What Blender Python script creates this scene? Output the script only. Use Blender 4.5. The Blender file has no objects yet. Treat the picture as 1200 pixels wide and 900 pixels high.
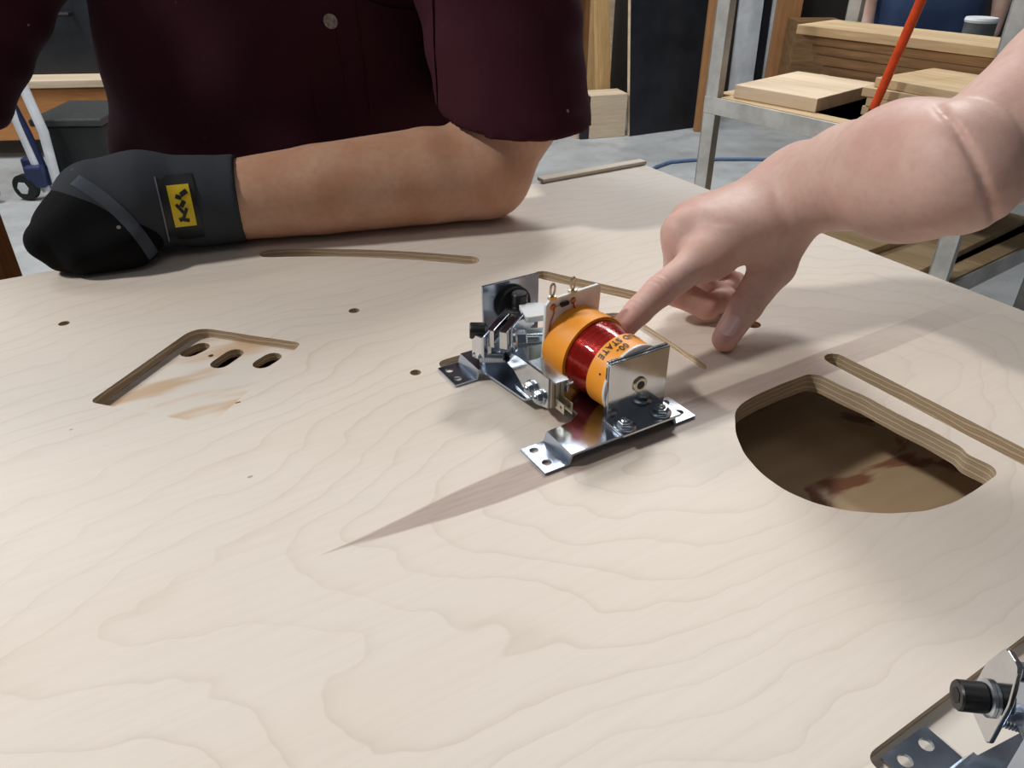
import bpy, bmesh, math, random
import numpy as np
from mathutils import Vector, Matrix
from mathutils.bvhtree import BVHTree

# ------------------------------------------------------------------ camera, world, lights, exposure
T = 0.90                 # height of the plywood panel's top face above the floor (m)
CH = 0.28                # camera height above the panel (m)
FOC = 900.0              # focal length in pixels of a 1200 px wide frame
PITCH = math.atan(556.0 / 900.0)
SC = bpy.context.scene
COL = SC.collection
cam = bpy.data.cameras.new('camera'); cam.sensor_width = 36.0; cam.lens = FOC / 1200 * 36
cam.clip_start = 0.01; cam.clip_end = 100
camo = bpy.data.objects.new('camera', cam); COL.objects.link(camo)
camo.location = (0, 0, T + CH); camo.rotation_euler = (math.pi / 2 - PITCH, 0, 0)
SC.camera = camo

W = bpy.data.worlds.new('world'); SC.world = W; W.use_nodes = True
W.node_tree.nodes['Background'].inputs[0].default_value = (0.80, 0.88, 1.0, 1)
W.node_tree.nodes['Background'].inputs[1].default_value = 0.16

def area(name, loc, aim, sx, sy, power, col):
    l = bpy.data.lights.new(name, 'AREA'); l.shape = 'RECTANGLE'; l.size = sx; l.size_y = sy
    l.energy = power; l.color = col
    o = bpy.data.objects.new(name, l); COL.objects.link(o); o.location = loc
    o.rotation_euler = (Vector(aim) - Vector(loc)).to_track_quat('-Z', 'Y').to_euler()
    return o
area('ceiling_lamp_key', (-2.3, 0.35, 3.1), (0.1, 0.5, T), 0.34, 0.18, 112, (1.0, 0.955, 0.915))
area('ceiling_lamp_rear', (0.9, 2.8, 3.2), (0.1, 0.6, T), 0.55, 0.3, 66, (1.0, 0.955, 0.915))
area('ceiling_lamp_near', (0.3, -0.5, 3.5), (0.0, 0.4, T), 1.6, 0.8, 9, (1.0, 0.96, 0.93))
area('ceiling_lamp_shop', (0.6, 4.0, 3.8), (0.6, 4.2, 0), 2.4, 1.2, 185, (0.95, 0.98, 1.0))
area('ceiling_lamp_bay', (-3.0, 3.2, 3.6), (-2.4, 3.4, 0), 1.4, 0.8, 190, (0.95, 0.98, 1.0))
area('ceiling_lamp_side', (-3.0, 1.9, 3.2), (-0.45, 1.0, T), 0.6, 0.4, 34, (1.0, 0.97, 0.95))
SC.view_settings.view_transform = 'Standard'; SC.view_settings.look = 'None'
SC.view_settings.exposure = -1.03; SC.view_settings.gamma = 1.0; SC.view_settings.use_curve_mapping = False

# ------------------------------------------------------------------ helpers
SP, CP = math.sin(PITCH), math.cos(PITCH)
def at(px, py, z=0.0):
    """point (m) at height z above the panel top that a photo pixel looks at"""
    a = (px - 600) / FOC; b = (450 - py) / FOC
    r = (a, CP + b * SP, -SP + b * CP); t = (z - CH) / r[2]
    return Vector((r[0] * t, r[1] * t, z + T))
def aty(px, py, Y):
    a = (px - 600) / FOC; b = (450 - py) / FOC
    r = (a, CP + b * SP, -SP + b * CP); t = Y / r[1]
    return Vector((r[0] * t, Y, r[2] * t + CH + T))
def mm(x, y, z=0.0): return Vector((x / 1000, y / 1000, z / 1000 + T))

def tag(o, label=None, cat=None, group=None, kind=None):
    if label: o['label'] = label
    if cat: o['category'] = cat
    if group: o['group'] = group
    if kind: o['kind'] = kind
    return o
def empty(name, loc=(0, 0, 0), rz=0.0):
    o = bpy.data.objects.new(name, None); COL.objects.link(o)
    o.location = loc; o.rotation_euler = (0, 0, rz); o.empty_display_size = 0.05
    return o

class MB:
    """collects boxes, prisms, cylinders and tubes; build() links them as one mesh object"""
    def __init__(s, k=1.0): s.v = []; s.f = []; s.k = k
    def add(s, vs, fs):
        n = len(s.v); s.v += [tuple(float(c) * s.k for c in p) for p in vs]; s.f += [tuple(i + n for i in q) for q in fs]; return s
    def box(s, lo, hi, M=None):
        vs = [Vector((x, y, z)) for z in (lo[2], hi[2]) for y in (lo[1], hi[1]) for x in (lo[0], hi[0])]
        if M is not None: vs = [M @ p for p in vs]
        return s.add(vs, [(0, 2, 3, 1), (4, 5, 7, 6), (0, 1, 5, 4), (2, 6, 7, 3), (0, 4, 6, 2), (1, 3, 7, 5)])
    def prism(s, poly, z0, z1, M=None):
        a = sum(poly[i][0] * poly[(i + 1) % len(poly)][1] - poly[(i + 1) % len(poly)][0] * poly[i][1] for i in range(len(poly)))
        if a < 0: poly = poly[::-1]
        n = len(poly); vs = [Vector((p[0], p[1], z0)) for p in poly] + [Vector((p[0], p[1], z1)) for p in poly]
        if M is not None: vs = [M @ p for p in vs]
        return s.add(vs, [tuple(range(n))[::-1], tuple(range(n, 2 * n))] + [(i, (i + 1) % n, (i + 1) % n + n, i + n) for i in range(n)])
    def cyl(s, a, b, r0, r1=None, n=20, caps=True, phase=0.0):
        return s.lathe(a, b, [(0, r0), (1, r0 if r1 is None else r1)], n, caps, phase)
    def lathe(s, a, b, prof, n=24, caps=True, phase=0.0):
        a = Vector(a); b = Vector(b); d = (b - a); z = d.normalized()
        x = z.cross(Vector((0, 0, 1)) if abs(z.z) < .9 else Vector((1, 0, 0))).normalized(); y = z.cross(x)
        vs = []; fs = []
        for t, r in prof:
            c = a + d * t
            for i in range(n):
                w = 2 * math.pi * i / n + phase; vs.append(c + x * (r * math.cos(w)) + y * (r * math.sin(w)))
        for j in range(len(prof) - 1):
            for i in range(n): fs.append((j * n + i, j * n + (i + 1) % n, (j + 1) * n + (i + 1) % n, (j + 1) * n + i))
        if caps: fs.append(tuple(range(n))[::-1]); fs.append(tuple(range((len(prof) - 1) * n, len(prof) * n)))
        return s.add(vs, fs)
    def tube(s, path, r, n=8, closed=False):
        path = [Vector(p) for p in path]; m = len(path); vs = []; fs = []; prev = None
        for i, p in enumerate(path):
            d = (path[min(i + 1, m - 1)] - path[max(i - 1, 0)])
            if closed: d = path[(i + 1) % m] - path[i - 1]
            d.normalize()
            if prev is None: x = d.cross(Vector((0, 0, 1)) if abs(d.z) < .9 else Vector((1, 0, 0))).normalized()
            else: x = (prev - d * prev.dot(d)).normalized()
            prev = x; y = d.cross(x); rr = r[i] if isinstance(r, (list, tuple)) else r
            for k in range(n):
                w = 2 * math.pi * k / n; vs.append(p + x * rr * math.cos(w) + y * rr * math.sin(w))
        for i in range(m if closed else m - 1):
            for k in range(n):
                a = i * n + k; b = i * n + (k + 1) % n; c = ((i + 1) % m) * n
                fs.append((a, b, c + (k + 1) % n, c + k))
        if not closed: fs.append(tuple(range(n))[::-1]); fs.append(tuple(range((m - 1) * n, m * n)))
        return s.add(vs, fs)
    def build(s, name, mat, parent=None, bevel=0.0, smooth=35, flip=False, seg=2):
        me = bpy.data.meshes.new(name)
        if flip: me.from_pydata([(x, -y, z) for x, y, z in s.v], [], [q[::-1] for q in s.f])
        else: me.from_pydata(s.v, [], s.f)
        return finish(name, me, mat, parent, bevel, smooth, seg)

def finish(name, me, mat, parent=None, bevel=0.0, smooth=35, seg=2):
    bm = bmesh.new(); bm.from_mesh(me); bmesh.ops.recalc_face_normals(bm, faces=bm.faces)
    if bevel > 0:
        ed = [e for e in bm.edges if len(e.link_faces) == 2 and e.calc_face_angle(0) > math.radians(40)]
        bmesh.ops.bevel(bm, geom=ed, offset=bevel, segments=seg, affect='EDGES', profile=.5, clamp_overlap=True)
    bm.to_mesh(me); bm.free()
    if smooth and not bevel:
        for p in me.polygons: p.use_smooth = True
        try: me.set_sharp_from_angle(angle=math.radians(smooth))
        except Exception: pass
    me.materials.append(mat)
    o = bpy.data.objects.new(name, me); COL.objects.link(o); o.parent = parent
    return o

def arc_poly(pts, r, n=6):
    """rounds the corners of a closed polygon; r may be a list"""
    out = []; m = len(pts)
    for i in range(m):
        p = Vector(pts[i][:2]); a = Vector(pts[i - 1][:2]); b = Vector(pts[(i + 1) % m][:2])
        rr = r[i] if isinstance(r, (list, tuple)) else r
        if rr <= 0: out.append(tuple(p)); continue
        rr = min(rr, (a - p).length * .48, (b - p).length * .48)
        s0 = p + (a - p).normalized() * rr; s1 = p + (b - p).normalized() * rr
        for k in range(n + 1):
            t = k / n; out.append(tuple((1 - t) ** 2 * s0 + 2 * t * (1 - t) * p + t * t * s1))
    return out
def stadium(path, w, n=6):
    """polygon of half width w around an open 2D path"""
    path = [Vector(p[:2]) for p in path]; L = []; R = []
    for i, p in enumerate(path):
        d = (path[min(i + 1, len(path) - 1)] - path[max(i - 1, 0)]).normalized(); q = Vector((-d.y, d.x)); L.append(p + q * w); R.append(p - q * w)
    d0 = (path[0] - path[1]).normalized(); d1 = (path[-1] - path[-2]).normalized()
    def fan(c, a0, a1): return [c + Vector((math.cos(a0 + (a1 - a0) * k / n), math.sin(a0 + (a1 - a0) * k / n))) * w for k in range(1, n)]
    e = math.atan2(d1.y, d1.x); b = math.atan2(d0.y, d0.x)
    return [tuple(p) for p in R + fan(path[-1], e - math.pi / 2, e + math.pi / 2) + L[::-1] + fan(path[0], b - math.pi / 2, b + math.pi / 2)]

def boolean(obj, cutters_mb, self_i=False):
    me = bpy.data.meshes.new('cut'); me.from_pydata(cutters_mb.v, [], cutters_mb.f)
    bm = bmesh.new(); bm.from_mesh(me); bmesh.ops.recalc_face_normals(bm, faces=bm.faces); bm.to_mesh(me); bm.free()
    c = bpy.data.objects.new('cut', me); COL.objects.link(c); c.matrix_world = obj.matrix_world
    m = obj.modifiers.new('b', 'BOOLEAN'); m.operation = 'DIFFERENCE'; m.object = c; m.solver = 'EXACT'; m.use_self = self_i
    bpy.context.view_layer.update(); dg = bpy.context.evaluated_depsgraph_get()
    new = bpy.data.meshes.new_from_object(obj.evaluated_get(dg)); obj.modifiers.clear(); obj.data = new
    bpy.data.objects.remove(c)

# --- signed distance bodies meshed with surface nets (for hands, arms, gloves and clothes)
class SDF:
    def __init__(s, lo, hi, h):
        s.lo = np.array(lo, float); s.h = h; s.n = np.ceil((np.array(hi, float) - s.lo) / h).astype(int) + 1
        s.F = np.full(tuple(s.n), 1e3, np.float32)
    def sub(s, lo, hi, pad):
        a = np.clip(np.floor((np.array(lo) - pad - s.lo) / s.h).astype(int), 0, s.n - 1)
        b = np.clip(np.ceil((np.array(hi) + pad - s.lo) / s.h).astype(int) + 1, 1, s.n)
        if np.any(b <= a): return None
        g = [s.lo[i] + s.h * np.arange(a[i], b[i]) for i in range(3)]
        return tuple(slice(a[i], b[i]) for i in range(3)), np.meshgrid(*g, indexing='ij')
    def join(s, sl, d, k):
        f = s.F[sl]
        if k > 0:
            hh = np.maximum(k - np.abs(f - d), 0) / k; s.F[sl] = np.minimum(f, d) - hh * hh * k * .25
        else: s.F[sl] = np.minimum(f, d)
    def cone(s, a, b, ra, rb, k=6.0, flat=None):
        """tapered capsule; flat=(normal, factor) squeezes the section along that direction"""
        a = np.array(a, float); b = np.array(b, float); m = max(ra, rb)
        if flat is not None: m *= max(1.0, 1 / flat[1]) if flat[1] < 1 else 1.0
        r = s.sub(np.minimum(a, b) - m, np.maximum(a, b) + m, k + 3 * s.h)
        if r is None: return s
        sl, (X, Y, Z) = r; d = b - a
        px, py, pz = X - a[0], Y - a[1], Z - a[2]
        t = np.clip((px * d[0] + py * d[1] + pz * d[2]) / max(d @ d, 1e-9), 0, 1)
        qx, qy, qz = px - t * d[0], py - t * d[1], pz - t * d[2]
        if flat is not None:
            n = np.array(flat[0], float); n /= np.linalg.norm(n); c = (qx * n[0] + qy * n[1] + qz * n[2]) * (1 / flat[1] - 1)
            qx = qx + c * n[0]; qy = qy + c * n[1]; qz = qz + c * n[2]
        dist = np.sqrt(qx * qx + qy * qy + qz * qz) - (ra + t * (rb - ra))
        if flat is not None and flat[1] < 1: dist = dist * (0.5 + 0.5 * flat[1])
        s.join(sl, dist.astype(np.float32), k); return s
    def chain(s, pts, rs, k=6.0, flat=None):
        for i in range(len(pts) - 1): s.cone(pts[i], pts[i + 1], rs[i], rs[i + 1], k, flat)
        return s
    def ell(s, c, rad, k=6.0, R=None, cut=False):
        c = np.array(c, float); rad = np.array(rad, float); m = rad.max()
        r = s.sub(c - m, c + m, k + 3 * s.h)
        if r is None: return s
        sl, (X, Y, Z) = r; q = [X - c[0], Y - c[1], Z - c[2]]
        if R is not None:
            R = np.array(R); q = [R[0][i] * q[0] + R[1][i] * q[1] + R[2][i] * q[2] for i in range(3)]
        k0 = np.sqrt(sum((q[i] / rad[i]) ** 2 for i in range(3))); k1 = np.sqrt(sum((q[i] / rad[i] ** 2) ** 2 for i in range(3))) + 1e-9
        d = (k0 * (k0 - 1) / k1).astype(np.float32)
        if cut:
            f = s.F[sl]; e = -d; hh = np.maximum(k - np.abs(f - e), 0) / max(k, 1e-6); s.F[sl] = np.maximum(f, e) + hh * hh * k * .25
        else: s.join(sl, d, k)
        return s
    def grid(s):
        return np.meshgrid(*[s.lo[i] + s.h * np.arange(s.n[i]) for i in range(3)], indexing='ij')
    def mesh(s, name, scale=0.001, off=(0, 0, 0), relax=1):
        F = s.F; ins = F < 0
        F = np.where(F > 100, np.float32(3 * s.h), F)
        n = np.array(F.shape)
        cnt = np.zeros(n - 1, np.int8)
        for dx in (0, 1):
            for dy in (0, 1):
                for dz in (0, 1): cnt += ins[dx:n[0] - 1 + dx, dy:n[1] - 1 + dy, dz:n[2] - 1 + dz]
        idx = np.argwhere((cnt > 0) & (cnt < 8))
        vid = np.full(n - 1, -1, np.int64); vid[idx[:, 0], idx[:, 1], idx[:, 2]] = np.arange(len(idx))
        cor = [(i, j, k) for i in (0, 1) for j in (0, 1) for k in (0, 1)]
        val = {c: F[idx[:, 0] + c[0], idx[:, 1] + c[1], idx[:, 2] + c[2]] for c in cor}
        acc = np.zeros((len(idx), 3)); num = np.zeros(len(idx))
        for a in cor:
            for ax in range(3):
                if a[ax]: continue
                b = list(a); b[ax] = 1; b = tuple(b); fa, fb = val[a], val[b]
                m = (fa < 0) != (fb < 0); t = np.where(m, fa / np.where(m, fa - fb, 1), 0)
                p = np.repeat(np.array([a], float), len(idx), 0); p[:, ax] += t
                acc += p * m[:, None]; num += m
        V = s.lo + s.h * (idx + acc / num[:, None])
        Q = []
        for ax in range(3):
            u, w = (ax + 1) % 3, (ax + 2) % 3
            s0 = [slice(None)] * 3; s1 = [slice(None)] * 3; s0[ax] = slice(0, -1); s1[ax] = slice(1, None)
            A = ins[tuple(s0)]; B = ins[tuple(s1)]
            e = np.argwhere(A != B); ok = (e[:, u] > 0) & (e[:, w] > 0) & (e[:, u] < n[u] - 1) & (e[:, w] < n[w] - 1); e = e[ok]
            def g(du, dw):
                c = e.copy(); c[:, u] += du; c[:, w] += dw; return vid[c[:, 0], c[:, 1], c[:, 2]]
            q = np.stack([g(-1, -1), g(0, -1), g(0, 0), g(-1, 0)], 1)
            fl = ~A[e[:, 0], e[:, 1], e[:, 2]]; q[fl] = q[fl][:, ::-1]; Q.append(q)
        Q = np.concatenate(Q); Q = Q[(Q >= 0).all(1)]
        for _ in range(relax):
            S = np.zeros_like(V); N = np.zeros(len(V))
            for i in range(4):
                for j in (1, 3):
                    np.add.at(S, Q[:, i], V[Q[:, (i + j) % 4]]); np.add.at(N, Q[:, i], 1)
            V = np.where(N[:, None] > 0, V * .4 + .6 * S / np.maximum(N, 1)[:, None], V)
        V = V * scale + np.array(off)
        me = bpy.data.meshes.new(name)
        me.vertices.add(len(V)); me.vertices.foreach_set('co', V.astype(np.float32).ravel())
        me.loops.add(len(Q) * 4); me.loops.foreach_set('vertex_index', Q.astype(np.int32).ravel())
        me.polygons.add(len(Q)); me.polygons.foreach_set('loop_start', np.arange(0, len(Q) * 4, 4, dtype=np.int32))
        me.polygons.foreach_set('loop_total', np.full(len(Q), 4, np.int32))
        me.update(calc_edges=True); me.validate()
        me.polygons.foreach_set('use_smooth', np.ones(len(me.polygons), bool))
        return me
def link_mesh(name, me, mat, parent=None):
    me.materials.append(mat); o = bpy.data.objects.new(name, me); COL.objects.link(o); o.parent = parent; return o
def bvh_of(me):
    return BVHTree.FromPolygons([v.co for v in me.vertices], [tuple(p.vertices) for p in me.polygons])
def drape(bvh, name, outline, origin, ax, ay, direction, lift, mat, parent, nx=10, ny=10, thick=0.0006):
    """patch laid on a surface: outline(u,v in -1..1)->bool or None; ax, ay half axes; projected along direction"""
    origin = Vector(origin); ax = Vector(ax); ay = Vector(ay); dr = Vector(direction).normalized()
    vs = {}; V = []; Fs = []
    for i in range(nx + 1):
        for j in range(ny + 1):
            u = -1 + 2 * i / nx; v = -1 + 2 * j / ny
            if outline: u, v = outline(u, v)
            p = origin + ax * u + ay * v
            h = bvh.ray_cast(p - dr * .2, dr)
            if h[0] is None: continue
            vs[(i, j)] = len(V); V.append(h[0] - dr * lift)
    n = len(V); V += [p + dr * (lift + thick) for p in V]
    for i in range(nx):
        for j in range(ny):
            q = [vs.get(k) for k in ((i, j), (i + 1, j), (i + 1, j + 1), (i, j + 1))]
            if None in q: continue
            Fs.append(tuple(q)); Fs.append(tuple(k + n for k in q[::-1]))
    for i in range(nx):
        for j in (0, ny):
            a, b = vs.get((i, j)), vs.get((i + 1, j))
            if a is not None and b is not None: Fs.append((a, b, b + n, a + n))
    for j in range(ny):
        for i in (0, nx):
            a, b = vs.get((i, j)), vs.get((i, j + 1))
            if a is not None and b is not None: Fs.append((a, b, b + n, a + n))
    me = bpy.data.meshes.new(name); me.from_pydata([tuple(p) for p in V], [], Fs)
    return finish(name, me, mat, parent, 0, 50)
def disc(u, v):
    """square -> disc mapping"""
    return u * math.sqrt(max(0, 1 - v * v / 2)), v * math.sqrt(max(0, 1 - u * u / 2))

# ------------------------------------------------------------------ materials
def nodes(name):
    m = bpy.data.materials.new(name); m.use_nodes = True; nt = m.node_tree
    return m, nt, nt.nodes['Principled BSDF']
class N:
    def __init__(s, nt): s.t = nt
    def new(s, ty, **kw):
        n = s.t.nodes.new(ty)
        for k, v in kw.items(): setattr(n, k, v)
        return n
    def link(s, a, b): s.t.links.new(a, b)
    def put(s, sock, x):
        if x is None: return
        if hasattr(x, 'is_output'): s.t.links.new(x, sock)
        else: sock.default_value = x
    def math(s, op, a, b=None, c=None, clamp=False):
        n = s.new('ShaderNodeMath', operation=op, use_clamp=clamp)
        for i, x in enumerate((a, b, c)): 
            if x is not None: s.put(n.inputs[i], x)
        return n.outputs[0]
    def mix(s, f, a, b, mode='MIX'):
        n = s.new('ShaderNodeMix', data_type='RGBA', blend_type=mode); s.put(n.inputs[0], f); s.put(n.inputs[6], a); s.put(n.inputs[7], b); return n.outputs[2]
    def noise(s, vec, scale, detail=4, rough=.5, dist=0.0):
        n = s.new('ShaderNodeTexNoise'); s.put(n.inputs['Vector'], vec); n.inputs['Scale'].default_value = scale
        n.inputs['Detail'].default_value = detail; n.inputs['Roughness'].default_value = rough; n.inputs['Distortion'].default_value = dist; return n.outputs[0]
    def coord(s, which='Object'): return s.new('ShaderNodeTexCoord').outputs[which]
    def mapping(s, vec, loc=(0, 0, 0), rot=(0, 0, 0), sc=(1, 1, 1)):
        n = s.new('ShaderNodeMapping'); s.put(n.inputs[0], vec); n.inputs[1].default_value = loc; n.inputs[2].default_value = rot; n.inputs[3].default_value = sc; return n.outputs[0]
    def step(s, x, a, b):
        n = s.new('ShaderNodeMapRange', interpolation_type='SMOOTHSTEP'); s.put(n.inputs[0], x); n.inputs[1].default_value = a; n.inputs[2].default_value = b; return n.outputs[0]
    def bump(s, h, strength, dist, normal=None):
        n = s.new('ShaderNodeBump'); s.put(n.inputs['Height'], h); n.inputs['Strength'].default_value = strength; n.inputs['Distance'].default_value = dist
        if normal is not None: s.link(normal, n.inputs['Normal'])
        return n.outputs[0]
    def sep(s, v):
        n = s.new('ShaderNodeSeparateXYZ'); s.link(v, n.inputs[0]); return n.outputs
def c4(c): return (c[0], c[1], c[2], 1)
def srgb(r, g, b):
    f = lambda x: (x / 12.92 if x <= .04045 else ((x + .055) / 1.055) ** 2.4)
    return tuple(f(v / 255) for v in (r, g, b))
def plain(name, col, rough=.5, metal=0.0, var=0.12, scale=40, bump=0.0, spec=.5, sss=0.0, trans=0.0, coat=0.0, col2=None):
    m, nt, b = nodes(name); n = N(nt); f = n.noise(n.coord(), scale, 5, .6)
    d = col2 if col2 else tuple(c * (1 - var * 2) for c in col)
    n.link(n.mix(n.step(f, .3, .7), c4(d), c4(tuple(min(1, c * (1 + var * .5)) for c in col))), b.inputs['Base Color'])
    b.inputs['Roughness'].default_value = rough; b.inputs['Metallic'].default_value = metal
    b.inputs['Specular IOR Level'].default_value = spec
    if sss: b.inputs['Subsurface Weight'].default_value = sss; b.inputs['Subsurface Radius'].default_value = (1, .5, .3); b.inputs['Subsurface Scale'].default_value = .004
    if trans: b.inputs['Transmission Weight'].default_value = trans
    if coat: b.inputs['Coat Weight'].default_value = coat
    if bump: n.link(n.bump(f, bump, .001), b.inputs['Normal'])
    return m

def steel(name, col, rough=.22, scale=60, bumpk=.06):
    m, nt, b = nodes(name); n = N(nt); co = n.coord(); f = n.noise(co, scale, 5, .6)
    n.link(n.mix(n.step(f, .3, .7), c4(tuple(c * .86 for c in col)), c4(col)), b.inputs['Base Color'])
    b.inputs['Metallic'].default_value = 1.0
    n.link(n.math('MULTIPLY_ADD', f, .16, rough - .08), b.inputs['Roughness'])
    n.link(n.bump(n.noise(co, 900, 3), bumpk, .0004), b.inputs['Normal'])
    return m

def wood(name, light, dark, gx=1.0, freq=14.0, rough=.6, axis=0, amount=1.0):
    """solid timber or sheet: grain along the object's x (axis 0), y or z"""
    m, nt, b = nodes(name); n = N(nt)
    sc = [freq * 3] * 3; sc[axis] = freq * .22
    co = n.mapping(n.coord(), sc=tuple(sc)); f = n.noise(co, 1.0, 6, .62, .6)
    g = n.noise(n.mapping(n.coord(), sc=tuple(x * 7 for x in sc)), 1.0, 3)
    k = n.math('MULTIPLY_ADD', g, .35, n.math('MULTIPLY', f, .75))
    n.link(n.mix(n.math('MULTIPLY', n.step(k, .32, .78), amount), c4(dark), c4(light)), b.inputs['Base Color'])
    b.inputs['Roughness'].default_value = rough; b.inputs['Specular IOR Level'].default_value = .3
    n.link(n.bump(g, .12, .0006), b.inputs['Normal'])
    return m

def panel_material():
    """birch plywood panel: flowing face grain, a tapered darker veneer strip, ply layers on the cut edges"""
    m, nt, b = nodes('birch_panel'); n = N(nt); co = n.coord(); xyz = n.sep(co)
    x, y, z = xyz[0], xyz[1], xyz[2]
    # face grain: contour lines of a long stretched hill (x runs along the grain)
    px, py = PANEL_HILL
    sx = n.math('MULTIPLY', n.math('SUBTRACT', x, px), .5); sy = n.math('SUBTRACT', y, py)
    r = n.math('SQRT', n.math('ADD', n.math('MULTIPLY', sx, sx), n.math('MULTIPLY', sy, sy)))
    warp = n.noise(n.mapping(co, sc=(9.0, 12.0, 0)), 1.0, 3, .45)
    warp2 = n.noise(n.mapping(co, sc=(2.2, 5.0, 0)), 1.0, 2, .5)
    fld = n.math('ADD', n.math('MULTIPLY', r, 56.0), n.math('ADD', n.math('MULTIPLY', warp, 3.6), n.math('MULTIPLY', warp2, 8.0)))
    fr = n.math('FRACT', fld)
    line = n.math('POWER', fr, 9.0)
    ed = n.step(fr, .965, 1.0); line = n.math('MULTIPLY', line, n.math('SUBTRACT', 1.0, ed))
    fade = n.math('MULTIPLY_ADD', n.noise(n.mapping(co, sc=(5, 9, 0)), 1.0, 2), 1.3, -.2, clamp=True)
    fib = n.noise(n.mapping(co, sc=(16, 240, 0)), 1.0, 4, .6)
    big = n.noise(n.mapping(co, sc=(2.0, 5.0, 0)), 1.0, 3)
    base = n.mix(n.step(big, .3, .7), c4(srgb(223, 212, 198)), c4(srgb(229, 220, 209)))
    base = n.mix(n.math('MULTIPLY', n.step(fib, .35, .75), .13), base, c4(srgb(196, 180, 163)))
    base = n.mix(n.math('MULTIPLY', n.math('MULTIPLY', line, fade), .56), base, c4(srgb(176, 158, 140)))
    # darker veneer strip that starts at a point and widens along the grain
    tx, ty = PANEL_TIP
    u = n.math('SUBTRACT', x, tx); v = n.math('SUBTRACT', y, ty)
    v = n.math('ADD', v, n.math('MULTIPLY_ADD', n.noise(n.mapping(co, sc=(9, 90, 0)), 1.0, 3), .006, -.003))
    v = n.math('ADD', v, n.math('MULTIPLY', u, -.012))
    hw = n.math('MULTIPLY', n.step(u, -.012, .12), .0128)
    inside = n.step(n.math('SUBTRACT', hw, n.math('ABSOLUTE', v)), -.0008, .0016)
    inside = n.math('MULTIPLY', n.math('MULTIPLY', inside, n.step(u, -.004, .006)), n.math('SUBTRACT', 1.0, n.step(u, .30, .62)))
    sfib = n.noise(n.mapping(co, sc=(30, 420, 0)), 1.0, 3)
    sc_ = n.mix(sfib, c4(srgb(164, 146, 135)), c4(srgb(194, 178, 167)))
    base = n.mix(n.math('MULTIPLY', inside, 1.0), base, sc_)
    # small specks and dents
    vo = n.new('ShaderNodeTexVoronoi'); n.link(n.mapping(co, sc=(22, 30, 0)), vo.inputs[0]); vo.inputs['Scale'].default_value = 1.0
    spk = n.math('LESS_THAN', vo.outputs['Distance'], .035); pick = n.math('GREATER_THAN', n.sep(vo.outputs['Color'])[0], .72)
    base = n.mix(n.math('MULTIPLY', n.math('MULTIPLY', spk, pick), .55), base, c4(srgb(120, 98, 78)))
    # sapwood stain in the recessed floors
    pit = n.math('MULTIPLY', n.step(z, -.0012, -.003), n.math('LESS_THAN', z, 10.0))
    pn = n.noise(n.mapping(co, sc=(6, 26, 0)), 1.0, 3, .6)
    dm = n.math('LESS_THAN', x, to_panel(at(440, 420))[0]); pcol = n.mix(n.math('MULTIPLY', n.step(pn, .50, .66), dm), c4(srgb(226, 218, 207)), c4(srgb(206, 178, 146)))
    pitm = n.math('LESS_THAN', z, -.002)
    base = n.mix(pitm, base, pcol)
    # plies on the cut edges
    geo = n.new('ShaderNodeNewGeometry'); nz = n.math('ABSOLUTE', n.sep(geo.outputs['True Normal'])[2])
    side = n.math('LESS_THAN', nz, .6)
    zz = n.math('ADD', z, n.math('MULTIPLY_ADD', n.noise(n.mapping(co, sc=(26, 26, 60)), 1.0, 4), .0052, -.0026))
    pl = n.math('FRACT', n.math('MULTIPLY', zz, 520.0))
    alt = n.math('FRACT', n.math('MULTIPLY', zz, 260.0))
    eg = n.noise(n.mapping(co, sc=(120, 120, 900)), 1.0, 3)
    ply = n.mix(n.math('GREATER_THAN', alt, .5), c4(srgb(222, 203, 174)), c4(srgb(194, 172, 142)))
    ply = n.mix(n.math('MULTIPLY', eg, .55), ply, c4(srgb(162, 140, 112)))
    ply = n.mix(n.math('MULTIPLY', n.math('GREATER_THAN', pl, .86), .75), ply, c4(srgb(92, 76, 62)))
    base = n.mix(side, base, ply)
    n.link(base, b.inputs['Base Color']); b.inputs['Roughness'].default_value = .48; b.inputs['Specular IOR Level'].default_value = .35
    n.link(n.bump(fib, .05, .0004), b.inputs['Normal'])
    return m

def skin(name, col, red, scale=18.0):
    m, nt, b = nodes(name); n = N(nt); co = n.coord()
    f = n.noise(co, scale, 4, .55); g = n.noise(co, scale * 9, 4, .6)
    c = n.mix(n.step(f, .35, .7), c4(col), c4(red)); 
    c = n.mix(n.math('MULTIPLY', n.step(g, .4, .75), .22), c, c4(tuple(x * .72 for x in red)))
    at_ = n.new('ShaderNodeAttribute', attribute_name='flush')
    c = n.mix(n.math('MULTIPLY', at_.outputs['Fac'], .7), c, c4(srgb(205, 122, 112)))
    n.link(c, b.inputs['Base Color']); b.inputs['Roughness'].default_value = .5; b.inputs['Specular IOR Level'].default_value = .32
    b.inputs['Subsurface Weight'].default_value = .25; b.inputs['Subsurface Radius'].default_value = (1.0, .42, .25); b.inputs['Subsurface Scale'].default_value = .005
    vo = n.new('ShaderNodeTexVoronoi'); n.link(co, vo.inputs[0]); vo.inputs['Scale'].default_value = 700
    n.link(n.bump(n.math('ADD', vo.outputs['Distance'], n.math('MULTIPLY', g, 1.5)), .10, .0006), b.inputs['Normal'])
    return m
# ------------------------------------------------------------------ panel frame
PANEL_ANG = math.radians(30.45)
PANEL_C = Vector((0.168, 0.995, T))
def to_panel(p):
    d = Vector((p[0] - PANEL_C.x, p[1] - PANEL_C.y)); c, s = math.cos(PANEL_ANG), math.sin(PANEL_ANG)
    return (d.x * c + d.y * s, -d.x * s + d.y * c)
PANEL_HILL = to_panel((0.085, 0.365)); PANEL_TIP = to_panel((-0.0977, 0.2864))
M_PANEL = panel_material()

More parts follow.
